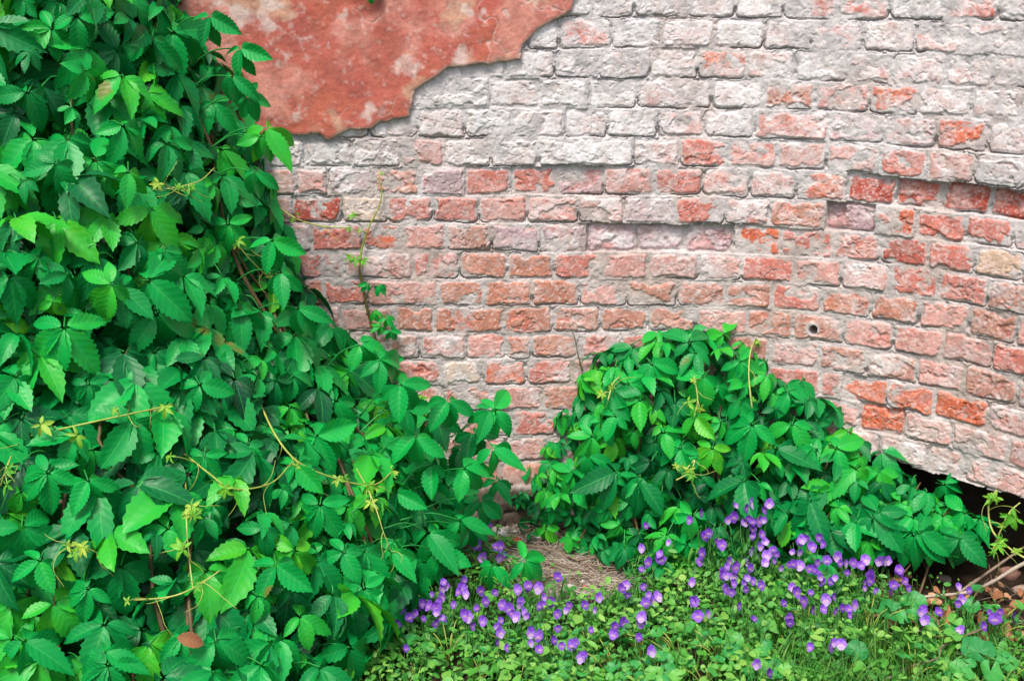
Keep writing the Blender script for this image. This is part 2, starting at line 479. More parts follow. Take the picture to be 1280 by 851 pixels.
def make_wall():
    uf = np.concatenate([np.arange(U_MIN, -1.0, 0.02), np.arange(-1.0, -0.62, 0.005), np.arange(-0.62, 1.52, 0.0022), np.arange(1.52, U_MAX, 0.012)])
    zf = np.concatenate([np.arange(-0.08, 0.2, 0.006), np.arange(0.2, 1.64, 0.0022), np.arange(1.64, 2.5, 0.014)])
    U, Z = np.meshgrid(uf, zf)
    # slightly wavering courses and hand-laid edges
    zw = Z + 0.004 * (fbm(U * 2.2, Z * 5, 1, 2) - 0.5) * 2 + 0.0030 * (fbm(U * 38, Z * 38, 2, 3) - 0.5) * 2
    uw = U + 0.0032 * (fbm(U * 36, Z * 36, 3, 3) - 0.5) * 2
    uw = uw + 0.005 * (fbm(U * 15, Z * 15, 36, 2) - 0.5) * 2
    zw = zw + 0.004 * (fbm(U * 17, Z * 17, 37, 2) - 0.5) * 2
    K = np.ceil((Z0 - zw) / ZP).astype(int)
    kmin, kmax = int(K.min()), int(K.max())
    hw, hc = np.zeros_like(U), np.zeros(U.shape + (3,))
    SD, OFF, WASH, RND = np.zeros_like(U), np.zeros_like(U), np.zeros_like(U), np.zeros_like(U)
    ut = np.linspace(U_MIN, U_MAX, 4000)
    for k in range(kmin, kmax + 1):
        zc = Z0 - ZP * (k - 0.5)
        pxs, _ = project(wall_pt(ut, np.full_like(ut, zc)))
        r = random.Random(100 + k)
        uj = [float(np.interp(x, pxs, ut)) for x in JOINTS.get(k, [])] if k in JOINTS else [r.uniform(0, 0.12)]
        while uj[0] > U_MIN - 0.2: uj.insert(0, uj[0] - r.choice([.122, .128, .134, .19]))
        while uj[-1] < U_MAX + 0.2: uj.append(uj[-1] + r.choice([.122, .128, .134, .19]))
        uj = np.array(uj)
        xm = np.interp((uj[:-1] + uj[1:]) / 2, ut, pxs)          # brick centres
        nb = len(uj) - 1
        col, wash, off, rad = np.zeros((nb, 3)), np.zeros(nb), np.zeros(nb), np.zeros(nb)
        for i in range(nb):
            q = r.random()
            if k <= 4:
                c = PINK if q < .45 else RED if q < .7 else TAN if q < .8 else WHITE
                w = 0.80 + 0.12 * r.random() - (0.10 if xm[i] > 960 else 0) - (.12 if k >= 3 and xm[i] > 820 else 0)
            elif k <= 7:
                c = PINK if q < .5 else RED if q < .65 else TAN if q < .85 else MAUVE
                w = 0.24 + 0.3 * r.random()
            elif k <= 10:
                c = TAN if q < .5 else PINK if q < .85 else RED
                w = 0.08 + 0.25 * r.random() + (.06 if xm[i] > 1000 else 0)
            else:
                c = PINK if q < .5 else TAN if q < .75 else RED
                w = 0.26 + 0.25 * r.random() + (.12 if k >= 13 and xm[i] > 1000 else 0)
            if xm[i] < 560 and 7 <= k <= 11: w += .15
            f = 0.85 + 0.28 * r.random()
            col[i], wash[i], off[i], rad[i] = c * f, w, r.uniform(-.003, .003), r.uniform(.006, .015)
        for (x, kk, c, w, o) in SPECIAL:
            if kk == k:
                i = int(np.clip(np.searchsorted(np.interp(uj, ut, pxs), x) - 1, 0, nb - 1))
                col[i], wash[i], off[i] = c * (0.93 + 0.1 * r.random()), w, o * .75
        m = K == k
        i = np.clip(np.searchsorted(uj, uw[m]) - 1, 0, nb - 1)
        cu, hu = (uj[i] + uj[i + 1]) / 2, (uj[i + 1] - uj[i]) / 2 - 0.0038
        q1 = np.abs(uw[m] - cu) - (hu - rad[i])
        q2 = np.abs(zw[m] - zc) - (ZP / 2 - 0.0040 - rad[i])
        SD[m] = np.hypot(np.maximum(q1, 0), np.maximum(q2, 0)) + np.minimum(np.maximum(q1, q2), 0) - rad[i]
        OFF[m], WASH[m], hc[m] = off[i], wash[i], col[i]
        RND[m] = (np.sin(i * 12.9898 + k * 78.233) * 43758.5453) % 1.0
        hw[m] = (uw[m] - cu) * (RND[m] - 0.5) * 0.05 + (zw[m] - zc) * ((RND[m] * 7.3) % 1 - 0.5) * 0.07
    n_big, n_mid, n_fine = fbm(U * 9, Z * 9, 5, 4), fbm(U * 34, Z * 34, 6, 4), fbm(U * 130, Z * 130, 7, 3)
    chip = fbm(U * 55, Z * 55, 8, 4)
    # brick faces: rounded, chipped arrises, spalls
    sd = SD + 0.009 * np.maximum(chip - 0.54, 0) * 2 + 0.004 * (n_big - .5) + 0.05 * np.maximum(fbm(U * 21, Z * 23, 38, 3) - .60, 0)
    prof = sstep(-0.0065, 0.0015, sd)
    spall = sstep(0.60, 0.66, fbm(U * 16, Z * 20, 9, 4) + 0.05 * (RND - 0.3))
    hb = OFF + hw - 0.0085 * prof - 0.0035 * spall + 0.0015 * (n_mid - .5) + 0.0020 * (n_fine - .5)
    rough_b = sstep(-0.009, -0.015, OFF)
    hb += rough_b * (0.009 * (fbm(U * 48, Z * 48, 10, 3) - .5) + .0035)
    # mortar, in places flush or smeared over the faces
    smear = np.clip((0.0 - (Z0 - Z)) * 3 + 0.9, 0, 1) * 0.0022
    hm = OFF - 0.0034 + smear + 0.0082 * (fbm(U * 13, Z * 13, 11, 4) - .5) + 0.0038 * (fbm(U * 75, Z * 75, 12, 3) - .5)
    # open cracks under the bricks
    cwid = 0.0014 + .0032 * np.clip(fbm(U * 27, Z * 27, 48, 3) * 2.4 - .8, 0, 1)
    crack = sstep(cwid, cwid * .35, np.abs(SD - 0.0012 + .003 * (n_fine - .5))) * sstep(.42, .62, fbm(U * 11, Z * 14, 13, 4))
    low = sstep(0.0, -0.6, ((zw - (Z0 - ZP * (K - .5))) / (ZP / 2)))
    crack = crack * np.maximum(low, 0.35 * sstep(.55, .62, fbm(U * 19, Z * 19, 14, 2)))
    pits = sstep(.66, .74, fbm(U * 105, Z * 120, 39, 3))
    fleck = sstep(.62, .72, fbm(U * 150, Z * 165, 40, 3))
    split = sstep(.016, .004, np.abs(fbm(U * 17, Z * 23, 49, 4) - .5)) * sstep(.52, .60, fbm(U * 9, Z * 9, 50, 2))
    hb = hb - .0035 * split
    H = np.maximum(hb, hm) - 0.015 * crack - .0016 * pits
    is_b = sstep(-0.0008, 0.0010, hb - hm)
    # drilled hole, and the eroded hollow under the right-hand half
    hu_, hz_ = on_wall(1016, 413)
    ring = sstep(.026, .016, np.hypot(U - hu_ + .004 * n_mid, Z - hz_ - .004))
    H = H * (1 - ring) + ring * (0.001 + .005 * (n_mid - .5))
    is_b = is_b * (1 - ring)
    H -= 0.10 * sstep(.0125, .0085, np.hypot(U - hu_, (Z - hz_) * 1.05) + .010 * (fbm(U * 60, Z * 60, 52, 2) - .5))
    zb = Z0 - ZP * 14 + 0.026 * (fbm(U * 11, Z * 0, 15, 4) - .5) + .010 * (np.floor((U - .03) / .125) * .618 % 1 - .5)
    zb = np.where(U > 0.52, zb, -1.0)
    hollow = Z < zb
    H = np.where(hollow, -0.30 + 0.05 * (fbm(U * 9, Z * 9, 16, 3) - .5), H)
    # worn footing course that juts out at the left foot
    foot = sstep(0.125, 0.115, Z + 0.01 * (n_mid - .5)) * sstep(0.12, 0.10, np.abs(U - 0.00))
    H += foot * (0.030 + .03 * (n_big - .5) + .012 * (n_mid - .5))
    # colours of the surface itself
    lime = sstep(0.26, 0.78, WASH * 0.85 + 0.62 * (fbm(U * 22, Z * 30, 17, 5) - 0.5) + 0.22 * (n_fine - .5) + 0.10 * (n_big - .5) + 0.03)
    dust = np.clip(0.10 - .10 * sstep(1.0, .8, Z) + 1.5 * (fbm(U * 26, Z * 34, 20, 5) - 0.5) + 1.0 * (n_fine - .5), 0, .62)[..., None]
    face = hc * (0.74 + 0.5 * n_mid)[..., None]
    face = face * (1 - dust) + lin(226, 196, 190) * dust
    face = face * (1 - 0.35 * spall[..., None]) + (lin(206, 88, 62) * 0.35) * spall[..., None]
    lw = WHITE * (0.86 + 0.24 * n_mid)[..., None]
    lw = lw * (1 - 0.28 * sstep(.5, .7, fbm(U * 12, Z * 14, 18, 3)))[..., None] + (0.28 * sstep(.5, .7, fbm(U * 12, Z * 14, 18, 3)))[..., None] * (lin(214, 196, 182))
    face = face * (1 - lime[..., None] * .92) + lw * lime[..., None] * .92
    face = face * (1 - .45 * fleck[..., None]) + lin(236, 226, 222) * .45 * fleck[..., None]
    grime = sstep(.56, .70, fbm(U * 44, Z * 52, 41, 4))[..., None] * .35
    face = face * (1 - grime) + lin(164, 140, 132) * grime
    sm = sstep(.5, .7, fbm(U * 4, Z * 6, 46, 4) + .12 * (n_mid - .5))[..., None] * .15 * (1 - rough_b[..., None])
    face = face * (1 - sm) + lin(190, 186, 186) * (0.75 + .5 * n_mid)[..., None] * sm
    mort = lin(206, 201, 200) * (0.72 + 0.5 * n_mid)[..., None]
    warm = sstep(.5, .68, fbm(U * 6, Z * 6, 19, 3)) * 0.5 + 0.45 * sstep(1.15, .75, Z)
    mort = mort * (1 - warm[..., None]) + lin(188, 172, 164) * (0.75 + 0.5 * n_mid)[..., None] * warm[..., None]
    C = mort * (1 - is_b[..., None]) + face * is_b[..., None]
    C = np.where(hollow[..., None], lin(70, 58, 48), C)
    C = C * (1 - foot[..., None]) + lin(92, 80, 70) * (0.45 + 1.1 * n_mid)[..., None] * foot[..., None]
    P = wall_pt(U, Z, 0)
    ph = np.maximum(U - WX, 0) / WR
    P[..., 0] += -np.sin(ph) * H
    P[..., 1] += -np.cos(ph) * H
    n, m = U.shape
    i = np.arange(n - 1)[:, None] * m + np.arange(m - 1)[None, :]
    Q = np.stack([i, i + 1, i + m + 1, i + m], -1).reshape(-1, 4)
    root = thing("brick_wall", "old curved brick wall with worn limewash and a broken coat of red plaster", "wall")
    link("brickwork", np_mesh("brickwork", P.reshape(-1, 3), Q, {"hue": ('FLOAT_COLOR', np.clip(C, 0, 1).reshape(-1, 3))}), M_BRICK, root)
    # the body of the wall behind the face
    us = np.linspace(U_MIN, U_MAX, 60)
    A = Acc()
    f0, f1 = wall_pt(us, us * 0 - 0.08, -0.40), wall_pt(us, us * 0 + 2.5, -0.40)
    g0, g1 = wall_pt(us, us * 0 - 0.08, -0.60), wall_pt(us, us * 0 + 2.5, -0.60)
    t1 = wall_pt(us, us * 0 + 2.487, -0.02)
    V = np.concatenate([f0, g0, g1, f1, t1]); s = len(us)
    Q = []
    for a in range(s - 1):
        for (p, q) in ((0, 1), (1, 2), (2, 3), (3, 0), (3, 4)):
            Q.append([p * s + a, p * s + a + 1, q * s + a + 1, q * s + a])
    Q += [[0, s, 2 * s, 3 * s], [s - 1, 2 * s - 1, 3 * s - 1, 4 * s - 1]]
    me = np_mesh("wall_body", V, np.array(Q), {"hue": ('FLOAT_COLOR', np.tile(lin(150, 110, 95), (len(V), 1)))}, smooth=False)
    link("wall_body", me, M_BRICK, root)
    return root
WALL = make_wall()

def make_plaster():
    edge = [(735, -60), (726, -12), (718, 0), (713, 14), (703, 21), (690, 27), (672, 37), (656, 54), (653, 74), (630, 76), (615, 80), (600, 79), (575, 85), (556, 88), (545, 97),
            (531, 105), (516, 116), (514, 144), (496, 149), (480, 150), (468, 158), (450, 161), (440, 161), (425, 168), (412, 174), (397, 169), (380, 168), (360, 166), (335, 172), (300, 166), (262, 180), (225, 172)]
    pts = [on_wall(x, y) for x, y in edge]
    poly = np.array([(pts[0][0] + 0.02, 2.45)] + pts + [(-0.98, pts[-1][1] - 0.03), (-1.5, pts[-1][1] + .05), (-2.55, pts[-1][1]), (-2.55, 2.45)])
    uf = np.concatenate([np.arange(-2.57, -0.95, 0.02), np.arange(-0.95, 0.24, 0.0024)])
    zf = np.concatenate([np.arange(pts[-3][1] - 0.10, 1.66, 0.0024), np.arange(1.66, 2.47, 0.02)])
    U, Z = np.meshgrid(uf, zf)
    w = 0.010 * (fbm(U * 22, Z * 22, 34, 3) - .5) * 2 + 0.0050 * (fbm(U * 48, Z * 40, 21, 4) - .5) * 2 + 0.004 * (fbm(U * 110, Z * 110, 22, 3) - .5)
    x, y = U + w, Z + w * 0.8
    d2 = np.full(U.shape, 9.0); inside = np.zeros(U.shape, bool)
    for a, b in zip(poly, np.roll(poly, -1, 0)):
        ab = b - a
        t = np.clip(((x - a[0]) * ab[0] + (y - a[1]) * ab[1]) / (ab @ ab + 1e-12), 0, 1)
        d2 = np.minimum(d2, (x - a[0] - t * ab[0]) ** 2 + (y - a[1] - t * ab[1]) ** 2)
        c = ((a[1] > y) != (b[1] > y)) & (x < (b[0] - a[0]) * (y - a[1]) / (b[1] - a[1] + 1e-12) + a[0])
        inside ^= c
    sd = np.sqrt(d2) * np.where(inside, -1, 1)
    n1, n2, n3 = fbm(U * 7, Z * 7, 23, 5), fbm(U * 24, Z * 24, 24, 5), fbm(U * 110, Z * 110, 25, 3)
    H = 0.014 + 0.010 * (n1 - .5) + 0.003 * (n2 - .5) + 0.0016 * (n3 - .5) + 0.004 * (fbm(U * 13, Z * 13, 26, 3) - .5)
    H -= 0.030 * sstep(-0.003, 0.0035, sd) + 0.002 * sstep(-0.012, -0.002, sd)
    # hairline cracks
    r1 = np.abs(fbm(U * 8, Z * 8, 27, 4) - .5)
    crk = sstep(.010, .002, r1) * sstep(.5, .58, fbm(U * 5, Z * 5, 28, 2))
    H -= 0.0014 * crk
    red, pale, tan, dark, white = lin(184, 92, 78), lin(224, 158, 142), lin(206, 170, 142), lin(178, 82, 74), lin(226, 214, 206)
    def mx(c, b, k): return c * (1 - k[..., None]) + b * k[..., None]
    C = red * (0.85 + 0.3 * n2)[..., None]
    C = mx(C, lin(198, 100, 76), sstep(.45, .6, fbm(U * 4, Z * 5, 35, 3)) * .6)
    C = mx(C, dark, sstep(.55, .68, fbm(U * 9, Z * 9, 29, 4)) * .75)
    C = mx(C, pale, sstep(.42, .66, fbm(U * 12, Z * 12, 30, 5)) * .72)
    C = mx(C, tan, sstep(.56, .66, fbm(U * 9, Z * 8, 31, 4)) * .75)
    C = mx(C, white, sstep(.66, .80, fbm(U * 15, Z * 15, 32, 5)) * .7)
    C = mx(C, white, sstep(.62, .82, fbm(U * 70, Z * 70, 33, 4)) * .35)
    C = mx(C, white, crk * .55)
    C = mx(C, lin(150, 84, 72), sstep(.52, .66, fbm(U * 30, Z * 30, 47, 4)) * .35)
    C = mx(C, lin(206, 192, 178), sstep(-.005 - .010 * n2, -.001, sd) * .8)
    C = C * .84 + lin(204, 150, 134) * .16
    keep = sd < 0.007
    P = wall_pt(U, Z, 0); P[..., 1] -= H
    n, m = U.shape
    idx = np.arange(n * m).reshape(n, m)
    kq = keep[:-1, :-1] & keep[1:, :-1] & keep[:-1, 1:] & keep[1:, 1:]
    Q = np.stack([idx[:-1, :-1], idx[:-1, 1:], idx[1:, 1:], idx[1:, :-1]], -1)[kq]
    used = np.unique(Q); remap = np.full(n * m, -1); remap[used] = np.arange(len(used))
    me = np_mesh("plaster_coat", P.reshape(-1, 3)[used], remap[Q], {"hue": ('FLOAT_COLOR', np.clip(C, 0, 1).reshape(-1, 3)[used])})
    o = link("plaster_coat", me, M_PLASTER, WALL)
    o["label"] = "remaining coat of peeling red plaster at upper left of the wall"
make_plaster()

# ------------------------------------------------------------------ creeper leaves
def leaflet(L, W, fold, curl, rows=15, cols=5, teeth=0.13, power=(0.75, 0.72), wave=0.0, twist=0.0):
    """one serrated leaflet from the origin along +y, upper side +z"""
    v = np.linspace(0, 1, rows)
    w = v ** power[0] * (1 - v) ** power[1]
    w = w / w.max()
    w[0] = 0.05
    s = np.linspace(-1, 1, cols)
    V, S = np.meshgrid(v, s, indexing='ij')
    Wd = np.repeat(w[:, None], cols, 1)
    tooth = np.where(np.arange(rows) % 2 == 0, 1.0, 1.0 - teeth)[:, None]
    edge = (np.abs(S) > 0.99)
    X = S * Wd * W * np.where(edge, tooth, 1.0)
    Y = V * L + np.where(edge, (tooth - 1) * L * 0.12, 0)
    Zz = fold * np.abs(X) + wave * L * np.sin(V * 9 + S) * np.abs(S) - curl * L * V ** 2
    Zz += twist * X * V
    # keep length along the curl
    Y = Y * (1 - 0.25 * curl * V)
    i = np.arange(rows - 1)[:, None] * cols + np.arange(cols - 1)[None, :]
    Q = np.stack([i, i + 1, i + cols + 1, i + cols], -1).reshape(-1, 4)
    return np.stack([X, Y, Zz], -1).reshape(-1, 3), Q, np.stack([S, V], -1).reshape(-1, 2)

def rot(axis, a):
    c, s = math.cos(a), math.sin(a)
    return np.array({'x': [[1, 0, 0], [0, c, -s], [0, s, c]], 'y': [[c, 0, s], [0, 1, 0], [-s, 0, c]], 'z': [[c, -s, 0], [s, c, 0], [0, 0, 1]]}[axis])

def palmate(r, rows=15, cols=5, young=False, n=5):
    """five leaflets fanned from one point; unit: middle leaflet has length 1"""
    Vs, Qs, As, k = [], [], [], 0
    angs = {5: [0, 50, -50, 112, -112], 3: [0, 68, -68]}[n]
    for j, a in enumerate(angs):
        L = [1.0, .93, .93, .66, .66][j] * r.uniform(.88, 1.08)
        W = L * (r.uniform(.205, .285) if not young else r.uniform(.15, .22))
        V, Q, A = leaflet(L, W, r.uniform(.22, .62) if not young else r.uniform(.3, .7), r.uniform(.08, .50), rows, cols, .15 if rows > 9 else .1,
                          (r.uniform(.72, .98), r.uniform(.92, 1.25)), r.uniform(.0, .03), r.uniform(-.5, .5))
        V[:, 1] += 0.05
        V = V @ rot('y', r.uniform(-.35, .35)).T
        V = V @ rot('x', -r.uniform(.0, .75) if not young else r.uniform(-.3, .5)).T
        V = V @ rot('z', math.radians(a + r.uniform(-10, 10))).T
        Vs.append(V); Qs.append(Q + k); k += len(V)
        As.append(np.concatenate([A, np.full((len(A), 1), r.uniform(-.06, .06))], 1))
    return np.concatenate(Vs), np.concatenate(Qs), np.concatenate(As)

_r = random.Random(5)
HI = [palmate(_r) for _ in range(14)]
LO = [palmate(_r, 7, 3) for _ in range(6)]
YOUNG = [palmate(_r, 8, 3, True) for _ in range(8)]
_rh = random.Random(9)
HERO = [palmate(_rh, 21, 7) for _ in range(8)]

def put(acc, tpl, pos, n, d, scale, tint):
    V, Q, A = tpl
    R = frame_from(n, d)
    A = A.copy(); A[:, 2] += tint
    acc.add((V * scale) @ R.T + pos, Q, None, A)

def scatter(T, ulo, uhi, zlo, zhi, spacing, inside, seed, tries=9000):
    r = np.random.default_rng(seed)
    u = r.uniform(ulo, uhi, tries); z = r.uniform(zlo, zhi, tries)
    ok = inside(u, z)
    u, z = u[ok], z[ok]
    P = wall_pt(u, z, T(u, z))
    keep = []
    KP = np.empty((0, 3))
    for i in range(len(P)):
        if len(KP) == 0 or np.min(((KP - P[i]) ** 2).sum(1)) > spacing ** 2:
            keep.append(i); KP = P[keep]
    return u[keep], z[keep], P[keep]

def surf_normal(T, u, z, e=0.03):
    def at(a, b):
        a = np.array([a]); b = np.array([b])
        return wall_pt(a, b, T(a, b))[0]
    du = at(u + e, z) - at(u - e, z)
    dz = at(u, z + e) - at(u, z - e)
    n = norm(np.cross(dz, du))
    c = at(u, z)
    out = at(u, z) - wall_pt(np.array([u]), np.array([z]), np.array([0.0]))[0]
    w = norm(wall_pt(np.array([u]), np.array([z]), np.array([0.1]))[0] - wall_pt(np.array([u]), np.array([z]), np.array([0.0]))[0])
    if np.dot(n, w) < 0 and np.dot(n, CAM - c) < 0: n = -n
    return n

def woody(root, P, rad, r0, origin):
    W = Acc(); W.tube(P, rad, r0, 6, .1, 5, .3)
    link("vine_stem", W.mesh("vine_stem", origin), M_SHOOT, root)

def clothe(T, acc, stems, args, layers, r, size, tints, up=0.45, jitter=0.45):
    """leaves on the surface h = T(u, z) and in the shell behind it"""
    ulo, uhi, zlo, zhi, inside = args
    for li, (sink, spacing, hi) in enumerate(layers):
        Ts = lambda u, z: np.maximum(T(u, z) - sink, 0.01)
        u, z, P = scatter(Ts, ulo, uhi, zlo, zhi, spacing, inside, 300 + li + int(100 * spacing))
        for i in range(len(P)):
            n = surf_normal(T, u[i], z[i])
            if np.dot(n, [0, -1, 0]) < -0.2 and np.dot(n, [1, 0, 0]) < 0.3: continue
            nn = norm(n + up * np.array([0, 0, 1]) + jitter * np.array([r.gauss(0, 1), r.gauss(0, 1), r.gauss(0, .7)]))
            dn = np.array([r.gauss(0, .55), r.gauss(-.15, .3), -1.0]) + 0.2 * n
            s = size(u[i], z[i], r) * (1.0 if li else r.uniform(.85, 1.1))
            pos = P[i] + n * r.uniform(-.025, .03)
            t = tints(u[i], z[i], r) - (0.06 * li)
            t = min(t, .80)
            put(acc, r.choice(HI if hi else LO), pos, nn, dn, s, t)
            if li < 2:
                b = pos - n * r.uniform(.05, .09) + np.array([r.gauss(0, .03), 0, r.uniform(-.02, .06)])
                stems.tube([pos, (pos + b) / 2 + np.array([0, 0, .012]), b], .0014, .0018, 4, r.uniform(.1, .5), 3)

def img_dir(ang):
    """direction in the picture plane, degrees clockwise from straight down... 0 = down, 90 = left"""
    a = math.radians(ang)
    right = np.array([1, 0, 0]); upv = np.array([0, sa, ca])
    return -math.cos(a) * upv - math.sin(a) * right

def hero(acc, stems, T, px, py, lenpx, ang, tint, lift=0.04, face=(0, 0), k=0, n5=True):
    p = hit_surface(px, py, T)
    d = norm(p - CAM)
    p = p - d * lift
    s = lenpx * np.dot(p - CAM, [0, ca, -sa]) / FPX
    nrm = norm(-d + np.array([0.0, 0, .35]) + face[0] * np.array([1, 0, 0]) + face[1] * np.array([0, 0, 1]))
    dd = img_dir(ang)
    put(acc, HERO[k % len(HERO)], p, nrm, dd, s, tint)
    b = p + d * 0.10 + np.array([0, 0, .0]) - dd * .02
    stems.tube([p, (p + b) / 2 - dd * .012, b], .0016, .002, 5, .15, 4)

def tendril(acc, p, d, r, length, tint=.75):
    P = [np.asarray(p, float)]
    d = norm(d); side = norm(np.cross(d, [r.gauss(0, 1), r.gauss(0, 1), 1]))
    curl = r.uniform(-.5, .5)
    for i in range(7):
        d = norm(d + side * curl * (0.3 + .25 * i) + np.array([0, 0, -.05]) + .15 * np.array([r.gauss(0, 1), r.gauss(0, 1), r.gauss(0, 1)]))
        P.append(P[-1] + d * length / 7)
    acc.tube(P, .0010, .0005, 4, tint, 4)

def shoot(root, name, pts3, r, rad=.0028, tint=.72, clusters=(), size=.03, tend=3, origin=(0, 0, 0), ytint=(.15, .95), tip=None, label=None):
    """a runner with its tendrils, and its young leaves as a sub-part"""
    S, Y = Acc(), Acc()
    pts3 = [np.asarray(p) for p in pts3]
    S.tube(pts3, rad, rad * .75, 6, tint, 7, .25)
    C = catmull(pts3, 7)
    for _ in range(tend):
        i = r.randrange(1, len(C) - 1)
        tendril(S, C[i], norm(C[i + 1] - C[i - 1]) * .4 + np.array([r.gauss(0, .6), -.5, r.gauss(-.2, .6)]), r, r.uniform(.05, .10))
    for c in clusters:
        c = np.asarray(c)
        i = int(np.argmin(((C - c) ** 2).sum(1)))
        b = C[i]
        for q in range(r.choice([1, 2, 2])):
            e = c + np.array([r.gauss(0, .008), -.012 - .008 * q, r.gauss(0, .008)])
            S.tube([b, (b + e) / 2 + np.array([0, 0, .004]), e], .0012, .001, 4, tint, 3)
            n = norm(np.array([r.gauss(0, .4), -1, r.uniform(.1, .7)]))
            put(Y, r.choice(YOUNG), e, n, np.array([r.gauss(0, .8), 0, -1 + r.gauss(0, .5)]), size * r.uniform(.45, 1.15), r.uniform(*ytint))
    o = link(name, S.mesh(name, origin), M_SHOOT, root)
    if Y.n: link("young_leaves", Y.mesh("young_leaves", origin), M_YOUNG, o)
    if label: o["label"] = label
    return o

# ---- the big creeper bank on the left
ZK = np.array([0.00, 0.15, 0.35, 0.55, 0.75, 0.95, 1.15, 1.35, 1.6, 1.9, 2.3])
XE = np.array([-.24, -.19, -.25, -.46, -.62, -.67, -.70, -.80, -.90, -1.0, -1.08])
T0 = np.array([1.30, 1.24, 1.12, 1.00, .87, .74, .62, .52, .44, .38, .34])
WW = np.array([.45, .50, .55, .58, .56, .52, .46, .42, .36, .30, .28])

def T_left(u, z):
    u = np.asarray(u, float); z = np.asarray(z, float)
    xe, t0, w = np.interp(z, ZK, XE), np.interp(z, ZK, T0), np.interp(z, ZK, WW)
    s = np.clip((xe - u) / w, 0, 1)
    prof = np.sqrt(np.maximum(1 - (1 - s) ** 2, 0))
    bump = 0.16 * (fbm(u * 3.2 + 3, z * 3.2, 51, 3) - .5) * np.clip(s * 3, 0, 1)
    return np.where(u < xe, t0 * prof + bump, -0.05)

